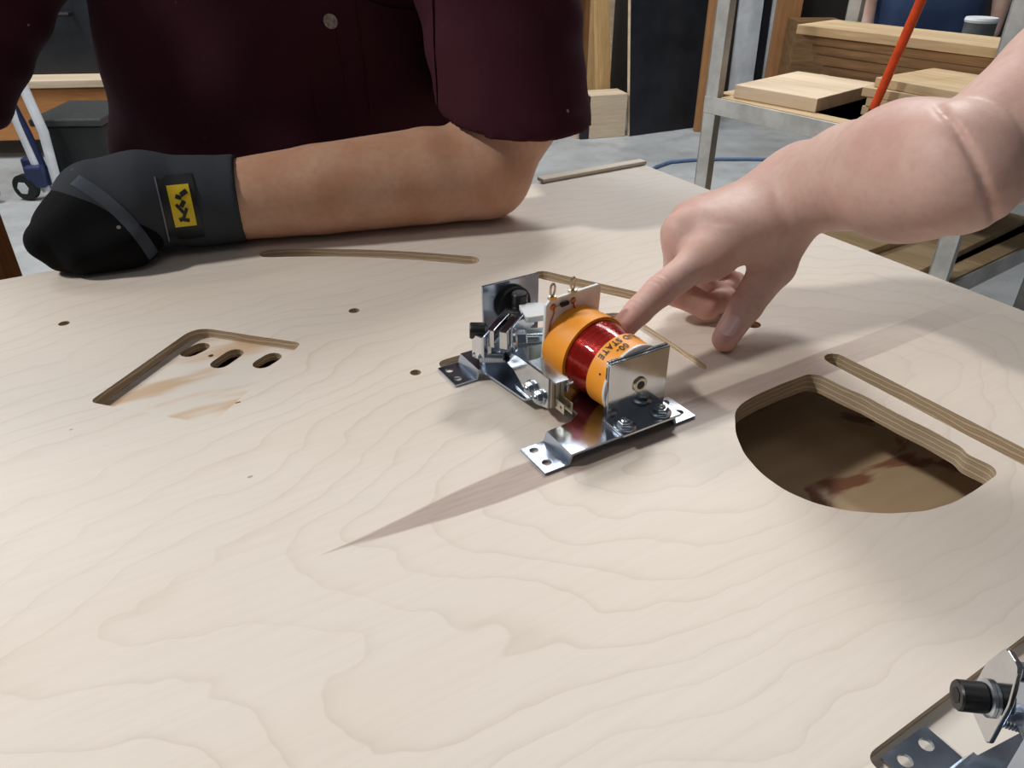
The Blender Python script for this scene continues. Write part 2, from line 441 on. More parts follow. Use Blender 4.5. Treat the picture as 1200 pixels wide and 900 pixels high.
# ------------------------------------------------------------------ the setting: floor and back wall
def concrete():
    m, nt, b = nodes('concrete'); n = N(nt); co = n.coord()
    f = n.noise(co, 1.1, 6, .6); g = n.noise(co, 9, 5, .65)
    c = n.mix(n.step(f, .3, .7), c4(srgb(150, 152, 152)), c4(srgb(188, 191, 192)))
    c = n.mix(n.math('MULTIPLY', n.step(g, .45, .7), .35), c, c4(srgb(128, 126, 122)))
    n.link(c, b.inputs['Base Color']); b.inputs['Roughness'].default_value = .42; n.link(n.bump(g, .05, .004), b.inputs['Normal']); return m
tag(MB().box((-7, -4, -.1), (8, 8, 0)).build('floor', concrete()), 'grey stained concrete workshop floor', kind='structure')
tag(MB().box((-7, 5.75, 0), (8, 5.9, 4.2)).build('wall_back', plain('wall_paint', srgb(74, 68, 62), .85, scale=2)), 'dim brown back wall of the workshop', kind='structure')

# ------------------------------------------------------------------ workbench under the panel
def stained():
    m, nt, b = nodes('stained_bench'); n = N(nt); co = n.coord()
    g = n.noise(n.mapping(co, sc=(6, 60, 1)), 1.0, 4); st = n.noise(n.mapping(co, sc=(9, 16, 1)), 1.0, 4, .55, .8)
    c = n.mix(g, c4(srgb(204, 180, 146)), c4(srgb(172, 146, 114)))
    c = n.mix(n.math('MULTIPLY', n.step(st, .56, .62), .8), c, c4(srgb(122, 62, 44)))
    n.link(c, b.inputs['Base Color']); b.inputs['Roughness'].default_value = .6; return m
bench = empty('workbench', (PANEL_C.x, PANEL_C.y, 0), PANEL_ANG)
tag(bench, 'stained wooden workbench under the birch plywood panel', 'workbench')
M_BENCH = stained(); M_PINE = wood('pine', srgb(206, 172, 128), srgb(168, 128, 86), freq=10)
BZ = T - .070
MB().box((-1.30, -.95, BZ - .04), (-.05, -.06, BZ)).build('bench_top', M_BENCH, bench, .002)
for lx in (-1.22, -.13):
    for ly in (-.88, -.13): MB().box((lx - .045, ly - .045, 0), (lx + .045, ly + .045, BZ - .04)).build('leg', M_PINE, bench, .003)
for ly in (-.93, -.10): MB().box((-1.25, ly - .02, BZ), (-.1, ly + .02, T - .0141)).build('riser', M_PINE, bench, .002)
MB().box((-1.2, -.86, .25), (-.15, -.82, .34)).build('stretcher', M_PINE, bench, .002)

# ------------------------------------------------------------------ the plywood panel with its routed slots, pockets and holes
def pp(*pix): return [to_panel(at(x, y)) for x, y in pix]
THK = .014
pan = MB().prism([(-1.36, -.97), (0, -.97), (0, 0), (-1.36, 0)], -THK, 0).build('birch_plywood', M_PANEL, None, 0, 0)
pan.location = PANEL_C; pan.rotation_euler = (0, 0, PANEL_ANG)
tag(pan, 'large pale birch plywood panel with routed slots, pockets and a D-shaped hole', 'panel')
bpy.context.view_layer.update()
cut = MB(); D = .02
def arcpath(pts, n=14):
    """quadratic curve through 3 points"""
    a, b, c = [Vector(p) for p in pts]; q = 2 * b - (a + c) / 2
    return [tuple((1 - t) ** 2 * a + 2 * t * (1 - t) * q + t * t * c) for t in [i / n for i in range(n + 1)]]
cut.prism(stadium(arcpath(pp((316, 297), (430, 297), (550, 305))), .0095), -.012, D)          # curved groove by the forearm
cut.prism(stadium(pp((636, 322), (772, 353)), .0085), -.012, D)                                 # groove behind the coil
hole = pp((861, 482), (862, 508), (872, 532), (892, 555), (920, 575), (955, 590), (995, 599), (1040, 602), (1085, 599), (1118, 589), (1142, 575), (1169, 556),
          (1165, 547), (1133, 532), (1127, 524), (1090, 503), (1060, 489), (1012, 463), (992, 455), (962, 440), (948, 438), (918, 449), (888, 462), (870, 472))
cut.prism(arc_poly(hole, .006, 3), -.05, D)
cut.prism(stadium(pp((980, 421), (1300, 587)), .0085), -.05, D)                                 # long slot beside the D-shaped hole
rect = lambda a, b, c: [a, b, c, (a[0] + c[0] - b[0], a[1] + c[1] - b[1])]
dia = rect(*pp((104, 471), (229, 383), (354, 402))); cut.prism(arc_poly(dia, [.006, .016, .006, .012]), -.0075, D)
pk = pp((511, 424), (728, 362), (833, 431), (742, 462), (690, 440), (560, 440), (530, 444)); cut.prism(arc_poly(pk, [.008, .022, .008, .004, .004, .004, .004]), -.0045, D)
pk2 = pp((1010, 889), (1200, 745), (1330, 668), (1560, 800), (1250, 1050)); cut.prism(arc_poly(pk2, [.008, 0, .02, .02, .02]), -.006, D)
for (hx, hy, r) in ((75, 379, .0042), (415, 364, .0045), (487, 436.5, .0040), (882, 380, .0065)):
    c = to_panel(at(hx, hy)); cut.prism([(c[0] + r * math.cos(i * math.pi / 8), c[1] + r * math.sin(i * math.pi / 8)) for i in range(16)], -.011, D)
boolean(pan, cut)
cut = MB()
for (a, b, r) in (((215, 416.5), (242, 403.5), .0072), ((252, 430), (280, 410.5), .0072), ((301, 430), (325, 415), .0072), ((247, 417), (247.6, 416.6), .0019)):
    a = to_panel(at(*a, -.0075)); b = to_panel(at(*b, -.0075)); dx = Vector(b) - Vector(a); q = dx.normalized() * min(r * .8, dx.length * .4) if dx.length > .002 else Vector((0, 0))
    cut.prism(stadium([tuple(Vector(a) + q), tuple(Vector(b) - q)] if dx.length > .002 else [a, b], r), -.05, D)
sc = [to_panel(at(213, 490)), to_panel(at(245, 481)), to_panel(at(281, 471))]
cut.prism(stadium(sc, .0007), -.002, D)
boolean(pan, cut)
pan.data.materials.clear(); pan.data.materials.append(M_PANEL)
# thin edging strip lying along the far edge, close to the corner
M_EDGE = wood('edging', srgb(232, 222, 206), srgb(216, 202, 180), freq=9)
o = MB().box((-.155, -.006, 0), (.003, .008, .0045)).build('edging_strip', M_EDGE, None, .001)
o.location = (PANEL_C.x, PANEL_C.y, T + .0003); o.rotation_euler = (0, 0, PANEL_ANG)
tag(o, 'short pale wooden strip lying along the plywood edge at its corner', 'strip')

# ------------------------------------------------------------------ flipper coil assembly
M_ZINC = steel('zinc_plate', srgb(188, 200, 216), .20)
M_ZINC2 = steel('bright_steel', srgb(208, 211, 214), .12)
M_BOLT = steel('bolt_steel', srgb(190, 200, 208), .24)
M_BLACKM = plain('black_oxide', srgb(18, 18, 20), .38, scale=80)
M_RUBBER = plain('black_rubber', srgb(14, 14, 16), .6, scale=60)
M_NYLON = plain('white_nylon', srgb(225, 228, 230), .38, var=.04, sss=.35)
M_NYLON2 = plain('milky_nylon', srgb(206, 220, 216), .25, var=.06, sss=.5)
M_ORANGE = plain('orange_paper', srgb(255, 164, 44), .48, var=.04, scale=30)
M_INK = plain('black_ink', srgb(22, 14, 12), .5)
M_COPPER = plain('solder_copper', srgb(196, 140, 110), .3, metal=1.0)
M_TAN = plain('tan_fibre', srgb(196, 182, 162), .55)
M_TIN = steel('tinned_brass', srgb(206, 198, 178), .3)
def winding():
    m, nt, b = nodes('red_enamel_wire'); n = N(nt); co = n.coord()
    y = n.sep(co)[1]
    w = n.math('SINE', n.math('MULTIPLY', n.math('ADD', y, n.math('MULTIPLY', n.noise(co, 60, 2), .0012)), 6800.0))
    f = n.noise(n.mapping(co, sc=(30, 500, 30)), 1.0, 3)
    n.link(n.mix(f, c4(srgb(128, 12, 10)), c4(srgb(206, 38, 26))), b.inputs['Base Color'])
    b.inputs['Roughness'].default_value = .2; b.inputs['Metallic'].default_value = .55; b.inputs['Coat Weight'].default_value = .6
    n.link(n.bump(w, .35, .0004), b.inputs['Normal']); return m
M_WIRE = winding()

def hexbolt(mb_parent, name, p, d, r=5.2, hh=4.2, wr=7.0, flip=False):
    p = Vector(p); d = Vector(d).normalized()
    m = MB(.001); m.lathe(p, p + d * hh, [(0, r), (.75, r), (1, r * .84)], 6); o = m.build(name, M_BOLT, mb_parent, .0003, 30, flip)
    m = MB(.001); m.lathe(p, p + d * 1.2, [(0, wr), (.6, wr), (1, wr * .9)], 24); m.build('washer', M_BOLT, o, 0, 35, flip)
    m = MB(.001); m.lathe(p + d * hh * .98, p + d * (hh * .98 + 1.8), [(0, r * .62), (.6, r * .5), (1, .05)], 16); m.build('thread_end', M_BOLT, o, 0, 60, flip)
    return o

def flipper(name, label, loc, rz, flip=False, letters=True):
    root = empty(name, loc, rz); tag(root, label, 'solenoid', 'flipper coil assemblies on the plywood')
    b = lambda m, nm, mat, bev=0.0, par=root, sm=35: m.build(nm, mat, par, bev, sm, flip)
    # base plate with four joggled feet
    m = MB(.001)
    m.prism([(20, 0), (97, 0), (97, 140), (20, 140), (20, 113), (26, 65), (46, 61), (46, 33), (37, 28), (20, 27)], 6.6, 8.2)
    def foot(x0, sgn, y0, y1):
        top = [(0, 1.6), (16.2, 1.6), (18.4, 8.2), (21.5, 8.2)]; bot = [(0, 0), (17.4, 0), (19.6, 6.6), (21.5, 6.6)]
        q = [(x0 + sgn * a, z) for a, z in top] + [(x0 + sgn * a, z) for a, z in bot[::-1]]
        Mx = Matrix(((1, 0, 0, 0), (0, 0, 1, 0), (0, 1, 0, 0), (0, 0, 0, 1)))
        m.prism(q, y0, y1, Mx)
    for y0, y1 in ((0, 27), (113, 140)): foot(0, 1, y0, y1); foot(116, -1, y0, y1)
    hs = MB(.001)
    for (u, v) in ((6.3, 22), (6.3, 8), (5.6, 133), (5.6, 120), (109.5, 8.5), (109.5, 22), (109.5, 120), (109.5, 133)): hs.cyl((u, v, -3), (u, v, 5), 2.9, n=18)
    bp = MB.build(m, 'base_plate', M_ZINC, None, 0, 0)
    boolean(bp, hs, True)
    me = bp.data; bpy.data.objects.remove(bp)
    if flip:
        me.transform(Matrix.Diagonal((1, -1, 1, 1))); me.flip_normals()
    me.materials.clear(); bp = finish('base_plate', me, M_ZINC, root, .00035, 35)
    # coil stop bracket
    m = MB(.001); m.box((54, -3, 8.2), (100, 15.5, 10.2)).box((54, 14, 8.3), (100, 16, 51)); b(m, 'coil_stop_bracket', M_ZINC2, .0004)
    m = MB(.001); m.box((54, 16.1, 8.4), (100, 18.1, 51.6)); b(m, 'bracket_backing', M_ZINC2, .0003)
    m = MB(.001); m.lathe((78, 14.1, 30), (78, 12.6, 30), [(0, 5.2), (.7, 5.2), (1, 4.6)], 28); s = b(m, 'core_rivet', M_TIN)
    m = MB(.001); m.lathe((78, 12.61, 30), (78, 12.2, 30), [(0, 2.9), (1, 2.6)], 20); b(m, 'rivet_socket', M_BLACKM, 0, s)
    hexbolt(root, 'hex_bolt', (61, 4.5, 10.2), (0, 0, 1), flip=flip); hexbolt(root, 'hex_bolt', (89.5, 4.8, 10.2), (0, 0, 1), flip=flip)
    # coil
    A = Vector((77, 18.6, 30.5)); B = Vector((71.5, 79, 33.5)); ax = (B - A).normalized(); Lc = (B - A).length
    pt = lambda d: A + ax * d
    m = MB(.001); m.lathe(pt(.2), pt(2.0), [(0, 24.6), (1, 24.6)], 48); fl = b(m, 'bobbin_flange', M_NYLON, .0003)
    m = MB(.001)
    prof = []; d0, d1 = 15.0, 40.0; nn = 40
    for i in range(nn + 1):
        t = i / nn; prof.append((t, 22.3 + 1.2 * math.sin(t * math.pi * .9) + (.18 if i % 2 else 0) + 1.6 * t * t))
    m.lathe(pt(d0), pt(d1), prof, 56, True); b(m, 'wire_winding', M_WIRE, 0, root, 80)
    def band(d0, d1, r0, r1, nm):
        m = MB(.001); m.lathe(pt(d0), pt(d1), [(0, r0 - 1.2), (0, r0), (1, r1), (1, r1 - 1.2)], 64, True); return b(m, nm, M_ORANGE)
    b2 = band(2.1, 17.0, 23.6, 24.3, 'paper_wrap'); b1 = band(37.5, 60.2, 26.6, 25.3, 'paper_wrap')
    def lettering(txt, d, size, ang0, r, par):
        cu = bpy.data.curves.new('t', 'FONT'); cu.body = txt; cu.size = size; cu.space_character = 1.12; cu.offset = .02 * size
        to = bpy.data.objects.new('t', cu); COL.objects.link(to); bpy.context.view_layer.update()
        me = bpy.data.meshes.new_from_object(to.evaluated_get(bpy.context.evaluated_depsgraph_get())); bpy.data.objects.remove(to)
        bm = bmesh.new(); bm.from_mesh(me); bmesh.ops.subdivide_edges(bm, edges=[e for e in bm.edges if e.calc_length() > size * .25], cuts=2); bmesh.ops.triangulate(bm, faces=bm.faces)
        ux = Vector((1, 0, 0)); ux = (ux - ax * ux.dot(ax)).normalized(); uz = ux.cross(ax).normalized(); uz = uz if uz.z > 0 else -uz
        for v in bm.verts:
            a = math.radians(ang0) + v.co.x / r      # angle from the top towards the foot side
            v.co = (A + ax * (d - v.co.y) + (uz * math.cos(a) - ux * math.sin(a)) * r) * .001
        bm.to_mesh(me); bm.free(); me.materials.clear(); finish('lettering', me, M_INK, par, 0, 0)
    if letters:
        lettering('SOLID STATE', 15.0, 6.0, -42, 24.5, b2); lettering('00-', 8.6, 6.0, 6, 24.2, b2); lettering('.', 8.0, 9, 66, 24.2, b2); lettering('- -', 44, 8, -66, 26.75, b1)
    # rear bobbin plate with lugs, diode and lead wires
    side = Vector((0, 0, 1)).cross(ax).normalized() * -1
    side = side if side.x > 0 else -side; up = side.cross(ax); up = up if up.z > 0 else -up
    Mp = Matrix((( side.x, up.x, ax.x, 0), (side.y, up.y, ax.y, 0), (side.z, up.z, ax.z, 0), (0, 0, 0, 1)))
    Mp.translation = B
    m = MB(.001); m.prism([(-24.5, -18), (22, -18), (22, 34), (19.5, 36), (-21, 36), (-24.5, 32.5)], -1.2, 1.2, Mp); pl = b(m, 'terminal_plate', M_NYLON, .0004)
    for x in (-19, -2.2):
        m = MB(.001); e = Mp @ Vector((x, 30.5, -1.2)); m.lathe(e, e - ax * .9, [(0, 2.3), (.5, 2.3), (1, 1.5)], 18); b(m, 'eyelet', M_COPPER, 0, pl)
        m = MB(.001); m.box((x - 2.6, 35.6, -1.6), (x + 2.6, 37.6, 1.6), Mp)
        loop = [Mp @ Vector((x + 1.8 * math.cos(t), 42.2 + 4.2 * math.sin(t), 0)) for t in [i * 2 * math.pi / 20 for i in range(20)]]
        m.tube(loop, .75, 8, True); b(m, 'solder_lug', M_TIN, 0, root)
    m = MB(.001); m.lathe(Mp @ Vector((-13.6, 30.7, -2.6)), Mp @ Vector((-7.2, 31, -2.6)), [(0, 1.2), (.08, 1.6), (.92, 1.6), (1, 1.2)], 14); dd = b(m, 'diode', M_BLACKM)
    m = MB(.001); m.tube([Mp @ Vector((-19, 30.5, -2.2)), Mp @ Vector((-13, 30.7, -2.6)), Mp @ Vector((-7.5, 31, -2.6)), Mp @ Vector((-2.2, 30.5, -2.2))], .35, 6); b(m, 'diode_lead', M_TIN, 0, dd)
    m = MB(.001); m.tube([Mp @ Vector(p) for p in ((-19, 30.5, -2), (-18.3, 26, -2.2), (-20.4, 20, -2.0), (-21.4, 14, -2.0), (-18.5, 9, -3))], .45, 6); b(m, 'lead_wire', M_WIRE)
    m = MB(.001); m.tube([Mp @ Vector(p) for p in ((-2.2, 30.5, -2), (-2.0, 27, -2.4), (-.6, 23.5, -2.6))], .45, 6); b(m, 'lead_wire', M_WIRE)
    # rear bracket with the round bumper
    m = MB(.001); m.box((34, 133, 8.2), (80, 135, 59.5)).box((34, 135, 8.2), (80, 150, 10.2)); b(m, 'rear_bracket', M_ZINC, .0004)
    m = MB(.001); m.lathe((57.5, 133, 41.5), (57.5, 128.5, 41.5), [(0, 13.5), (.8, 13.5), (1, 12.6)], 40); b(m, 'round_bumper', M_RUBBER)
    # crank arm: a pair of clamp bars with a slot, cap screws and a link
    p0 = Vector((23.5, 94.8, 0)); p1 = Vector((58.5, 122.4, 0)); d = (p1 - p0).normalized(); q = Vector((-d.y, d.x, 0)); Lk = (p1 - p0).length
    Mk = Matrix(((d.x, q.x, 0, p0.x), (d.y, q.y, 0, p0.y), (0, 0, 1, 0), (0, 0, 0, 1)))
    m = MB(.001); m.prism([(0, -7.2), (Lk, -7.2), (Lk, 7.2), (0, 7.2), (-1.5, 5.6), (-1.5, 1.9), (27, 1.2), (27, -1.2), (-1, -1.2), (-1, -7.2)], 33, 46, Mk); cr = b(m, 'crank_clamp', M_ZINC2, .0006)
    m = MB(.001); m.prism([(4, -9.2), (Lk + 3, -9.2), (Lk + 3, -7.4), (4, -7.4)], 30, 47.5, Mk); b(m, 'clamp_plate', M_ZINC, .0004, cr)
    m = MB(.001); m.prism([(26.6, -3.2), (30, -3.6), (32.5, 0), (30, 3.6), (26.6, 3.2), (25.2, 0)], 46.02, 46.5, Mk); b(m, 'slot_end', M_BLACKM, 0, cr)
    m = MB(.001); m.lathe((56.5, 121, 46.2), (56.5, 121, 54.5), [(0, 5.6), (.9, 5.6), (1, 5.0)], 28); s = b(m, 'cap_screw', M_BLACKM)
    m = MB(.001); m.lathe((56.5, 121, 54.51), (56.5, 121, 54.7), [(0, 3.1), (1, 3.1)], 6); b(m, 'screw_socket', M_RUBBER, 0, s)
    if not flip:
        m = MB(.001); m.lathe((21.5, 108.5, 40), (12.5, 113, 40.5), [(0, 5.6), (.9, 5.6), (1, 5.0)], 28); b(m, 'cap_screw', M_BLACKM)
    else:
        c_, s_ = math.cos(rz), math.sin(rz)
        def wl(px, py, z):
            p = at(px, py, z / 1000); dx, dy = (p.x - loc[0]) * 1000, (p.y - loc[1]) * 1000; return Vector((dx * c_ + dy * s_, -(-dx * s_ + dy * c_), z))
        q0, q1 = wl(1120, 815, 44), wl(1151, 818, 44); dq = (q1 - q0).normalized(); dn = dq.cross(Vector((0, 0, 1))).normalized()
        m = MB(.001); m.lathe(q1, q0, [(0, 5.4), (.92, 5.4), (1, 4.9)], 28); cs = b(m, 'cap_screw', M_BLACKM)
        m = MB(.001); m.lathe(q0 - dq * .05, q0 - dq * .2, [(0, 3.0), (1, 3.0)], 6); b(m, 'screw_socket', M_RUBBER, 0, cs)
        m = MB(.001); m.lathe(q1, q1 + dq * 2.2, [(0, 4.2), (.5, 6.6), (1, 6.6)], 24); b(m, 'screw_washer', M_BOLT)
        Mw = Matrix(((dn.x, 0, dq.x, 0), (dn.y, 0, dq.y, 0), (0, 1, dq.z, 0), (0, 0, 0, 1))); Mw.translation = q1 + dq * 2.3
        m = MB(.001); m.prism(arc_poly([(-9, -14), (10, -14), (9, 8), (4, 22), (-5, 23), (-9, 8)], 2.5), 0, 2.0, Mw); b(m, 'crank_lever', M_ZINC2, .0004)
        r0 = q1 + dq * 4.3 + Vector((0, 0, 15)); m = MB(.001); m.lathe(r0, r0 + dq * 60, [(0, 3.4), (1, 3.4)], 20); b(m, 'pivot_rod', M_BOLT)
        m = MB(.001); m.lathe(q1 + dq * 4.4, q1 + dq * 9, [(0, 6.0), (.8, 6.0), (1, 5.2)], 6); b(m, 'lock_nut', M_BOLT, .0003)
    if not flip:
        m = MB(.001); m.lathe((23.5, 107.5, 40), (21.6, 108.45, 40), [(0, 3.2), (1, 6.3)], 20); b(m, 'screw_washer', M_BOLT)
        m = MB(.001); m.prism([(12, 110), (20, 109), (21.5, 99), (15, 101)], 22, 40); b(m, 'crank_arm', M_ZINC2, .0006)
    m = MB(.001); m.prism([(-7, 8.4), (Lk * .5, 8.4), (Lk * .5, 6.9), (-7, 6.9)], 27, 43, Mk); b(m, 'crank_side_plate', M_ZINC, .0004)
    # return spring
    a, e = Vector((15.5, 105.5, 23.5)), Vector((29, 95.5, 23.8)); ds = (e - a).normalized(); sx = ds.cross(Vector((0, 0, 1))).normalized(); sy = sx.cross(ds)
    turns = 15; m = MB(.001)
    m.tube([a + (e - a) * (i / (turns * 10)) + (sx * math.cos(i * .2 * math.pi) + sy * math.sin(i * .2 * math.pi)) * 3.9 for i in range(turns * 10 + 1)], .62, 6)
    m.tube([a, a - ds * 3, a - ds * 5 + Vector((0, 0, 2))], .6, 6).tube([e, e + ds * 2.5, e + ds * 4 + Vector((0, 0, 2)), e + ds * 5.2], .6, 6)
    b(m, 'return_spring', M_BOLT, 0, root, 60)
    # nylon link, nut and plunger
    m = MB(.001); m.prism(arc_poly([(47, 97), (66, 93), (71, 111), (54, 119)], 4), 43.5, 48, None); b(m, 'link_top', M_NYLON, .0006)
    m = MB(.001); m.prism(arc_poly([(41, 84), (62, 84), (68, 104), (50, 110)], 5), 22, 33, None); b(m, 'link_block', M_NYLON2, .0008)
    n0 = Vector((33.5, 93.2, 37.2)); nd = Vector((.86, -.4, 0)).normalized()
    m = MB(.001); m.lathe(n0, n0 + nd * 3, [(0, 8.6), (.6, 8.6), (1, 7.6)], 28); b(m, 'flat_washer', M_BOLT)
    m = MB(.001); m.lathe(n0 + nd * 3, n0 + nd * 10, [(0, 6.2), (.85, 6.2), (1, 5.4)], 6); nu = b(m, 'lock_nut', M_BOLT, .0003)
    m = MB(.001); m.lathe(n0 + nd * 10, n0 + nd * 22, [(0, 3.4), (1, 3.4)], 20); b(m, 'link_bolt', M_BOLT, 0, nu)
    m = MB(.001); m.lathe(B + ax * 20, B - ax * 6, [(0, 6.4), (1, 6.4)], 28); b(m, 'plunger', M_ZINC2)
    m = MB(.001); m.lathe(Mp @ Vector((-14, 22, 1.2)), Mp @ Vector((-14, 22, 8)), [(0, 6.4), (.6, 6.4), (1, 3.5)], 24); b(m, 'plunger_bumper', M_RUBBER)
    # end of stroke switch on its bracket
    Ms = Matrix(((0, 0, 1, 0), (1, 0, 0, 0), (0, 1, 0, 0), (0, 0, 0, 1)))      # prism in the (v, z) plane, thickness along u
    m = MB(.001); m.prism([(96, 27), (90, 31.5), (77, 33), (42, 34.6), (42, 12.7), (54, 9), (70, 12), (84, 20), (96, 22)], 29, 30.3, Ms); m.box((29, 62, 8.2), (44, 82, 9.6)); eb = b(m, 'switch_bracket', M_ZINC2, .0003)
    hexbolt(root, 'switch_screw', (29, 61, 17.8), (-1, 0, 0), 4.6, 4, 5.6, flip); hexbolt(root, 'switch_screw', (29, 50.5, 16.8), (-1, 0, 0), 4.6, 4, 5.6, flip)
    for i, (u0, u1, mt) in enumerate(((30.5, 33, M_TAN), (33.6, 36.2, M_TAN), (36.8, 39.2, M_TAN))):
        m = MB(.001); m.box((u0, 40.5 - i * .8, 13), (u1, 66, 33)); b(m, 'switch_spacer', mt, .0003)
    m = MB(.001); m.box((30.4, 36, 32.9), (40.5, 68, 33.9)).box((39.6, 36, 24), (40.5, 68, 33.6)); b(m, 'switch_clamp', M_BOLT, .0003)
    for u, z0, z1, v0 in ((33.05, 13.5, 20.5, 30), (36.25, 15, 23, 26)):
        m = MB(.001); m.prism([(v0, z0), (v0 + 14, z0), (v0 + 60, z0 + 3), (v0 + 60, z1 + 1), (v0 + 14, z1), (v0, z1)], u, u + .5, Ms); bl = b(m, 'switch_blade', M_TIN)
        m = MB(.001); c = Vector((u - .03, v0 + 3.5, (z0 + z1) / 2)); m.lathe(c, c + Vector((.56, 0, 0)), [(0, 1.1), (1, 1.1)], 14); b(m, 'blade_hole', M_BLACKM, 0, bl)
    for vz in ((44, 34), (37.5, 33)):
        m = MB(.001); m.lathe((38.5, vz[0], vz[1] - 3), (43.5, vz[0], vz[1] - 3), [(0, 1.5), (1, 1.5)], 12); b(m, 'screw_end', M_BOLT)
    return root
AANG = math.radians(31)
fo = at(638.7, 557.5); flipper('flipper_assembly', 'zinc flipper coil assembly with orange wrapped red coil, touched by an index finger', (fo.x, fo.y, T + .0003), AANG)
# second one, mirrored, at the near corner of the picture
e = (at(1082, 853) - at(1032, 890)); a2 = math.atan2(e.y, e.x)           # mirrored v axis direction
vdir = Vector((math.cos(a2), math.sin(a2), 0)); rz2 = a2 - math.pi / 2
ud = Vector((math.cos(rz2), math.sin(rz2), 0)); o2 = at(1082, 853) + vdir * .113
flipper('flipper_assembly', 'zinc flipper assembly with black cap screw, sitting at the pocket with rounded corner', (o2.x, o2.y, T + .0003), rz2, True, False)
# ------------------------------------------------------------------ people
M_SKIN_A = skin('skin_fair', srgb(222, 190, 177), srgb(212, 170, 157))
M_SKIN_B = skin('skin_tan', srgb(206, 166, 140), srgb(192, 144, 116))
M_NAIL = plain('nail', srgb(236, 198, 192), .2, var=.05, sss=.2)
def cloth(name, col, lint=0.0, scale=900):
    m, nt, b = nodes(name); n = N(nt); co = n.coord(); f = n.noise(co, 9, 4); w = n.noise(co, scale, 2)
    c = n.mix(n.step(f, .3, .7), c4(tuple(x * .75 for x in col)), c4(col))
    if lint:
        vo = n.new('ShaderNodeTexVoronoi'); n.link(n.mapping(co, sc=(34, 34, 34)), vo.inputs[0]); vo.inputs['Scale'].default_value = 1.0
        k = n.math('MULTIPLY', n.math('LESS_THAN', vo.outputs['Distance'], .06), n.math('GREATER_THAN', n.sep(vo.outputs['Color'])[1], .8))
        s2 = n.noise(n.mapping(co, sc=(30, 30, 12)), 1.0, 6, .7, 1.5); k2 = n.math('MULTIPLY', n.step(s2, .68, .76), .35)
        c = n.mix(n.math('MULTIPLY', n.math('MAXIMUM', k, k2), lint), c, c4(srgb(170, 150, 150)))
    n.link(c, b.inputs['Base Color']); b.inputs['Roughness'].default_value = .9; b.inputs['Specular IOR Level'].default_value = .15
    pass
    n.link(n.bump(w, .25, .0006), b.inputs['Normal']); return m
M_SHIRT = cloth('maroon_cotton', srgb(64, 29, 40), .6); M_TEE = cloth('grey_cotton', srgb(60, 64, 70)); M_JEAN = cloth('denim', srgb(40, 48, 66))
M_SHOE = plain('shoe_leather', srgb(40, 32, 28), .5)
M_HAIR = plain('brown_hair', srgb(50, 36, 26), .6, scale=300, bump=.5)

def flush_attr(me, spots):
    co = np.empty(len(me.vertices) * 3, np.float32); me.vertices.foreach_get('co', co); co = co.reshape(-1, 3)
    f = np.zeros(len(co), np.float32)
    for (p, r, a) in spots:
        d = np.linalg.norm(co - np.array(mm(*p)), axis=1) * 1000; f = np.maximum(f, a * np.exp(-(d / r) ** 2))
    at_ = me.attributes.new('flush', 'FLOAT', 'POINT'); at_.data.foreach_set('value', f)

def head(s, c, face, k=10):
    """head with face: c centre (mm), face = unit direction it looks in"""
    c = np.array(c, float); f = np.array(face, float); f /= np.linalg.norm(f); up = np.array((0, 0, 1.0)); up -= f * (up @ f); up /= np.linalg.norm(up); r = np.cross(f, up)
    R = np.stack([r, f, up], 1)
    s.ell(c + up * 20, (76, 95, 98), k, R).ell(c - up * 45 + f * 18, (58, 70, 72), 30, R)
    s.ell(c - up * 12 + f * 98, (14, 20, 26), 8, R).ell(c + up * 22 + f * 86, (54, 14, 9), 10, R).ell(c - up * 58 + f * 84, (24, 10, 8), 6, R)
    for sg in (-1, 1):
        s.ell(c + r * sg * 78 - up * 5 - f * 5, (8, 20, 32), 5, R).ell(c + r * sg * 32 + up * 4 + f * 92, (15, 9, 9), 5, R, True).ell(c + r * sg * 32 + up * 4 + f * 78, (13, 12, 11), 2, R)
    return c, R

# ---- pointing person: right arm reaching in, index finger on the coil
pr = empty('person', (.64, .43, 0)); tag(pr, 'person with bare arm reaching in, index finger touching the orange coil', 'person')
h = SDF((40, 380, -3), (560, 640, 350), 1.6)
Wr = (229, 588, 103); El = (262, 452, 150)
idx = [(141, 524, 66), (103, 491, 53), (87, 476, 45), (74, 462, 38)]
h.chain(idx, [13.2, 11.0, 9.6, 8.6], 3)
mid = [(128, 548, 74), (128, 549, 26), (153, 545, 14.5), (174, 563, 13)]; h.chain(mid, [13, 11.4, 10, 8.8], 3)
rng = [(138, 570, 75), (144, 577, 28), (166, 569, 14), (183, 584, 13)]; h.chain(rng, [12.5, 11, 9.6, 8.6], 3)
lit = [(153, 590, 70), (163, 596, 32), (180, 588, 18), (190, 598, 13)]; h.chain(lit, [11.5, 9.6, 8.6, 7.8], 3)
h.cone((214, 574, 95), idx[0], 17, 13.5, 16).cone((219, 583, 101), mid[0], 18, 13, 16).cone((225, 592, 101), rng[0], 17, 12.5, 16).cone((230, 599, 98), lit[0], 15, 11.5, 16)
h.ell((176, 558, 80), (42, 30, 17), 14, np.array(((.86, -.5, .1), (.48, .86, .05), (.18, 0, .99))))
th = [(214, 569, 86), (200, 546, 49), (176, 523, 26), (157, 500, 10.2)]
h.cone(th[0], th[1], 21, 15.5, 16); h.cone(th[1], th[2], 15.5, 12.2, 6); h.cone(th[2], th[3], 12.2, 9.6, 4)
h.cone((207, 558, 70), (150, 526, 66), 9, 10, 20)              # web between thumb and index
fa = np.array(El) - np.array(Wr)
h.cone(np.array(Wr) + fa * .04, np.array(Wr) + fa * .35, 27, 34.5, 32, ((-.2, .2, .95), .86))
h.cone(np.array(Wr) + fa * .35, np.array(Wr) + fa * .72, 35, 41.5, 20); h.cone(np.array(Wr) + fa * .72, El, 41.5, 39, 16)
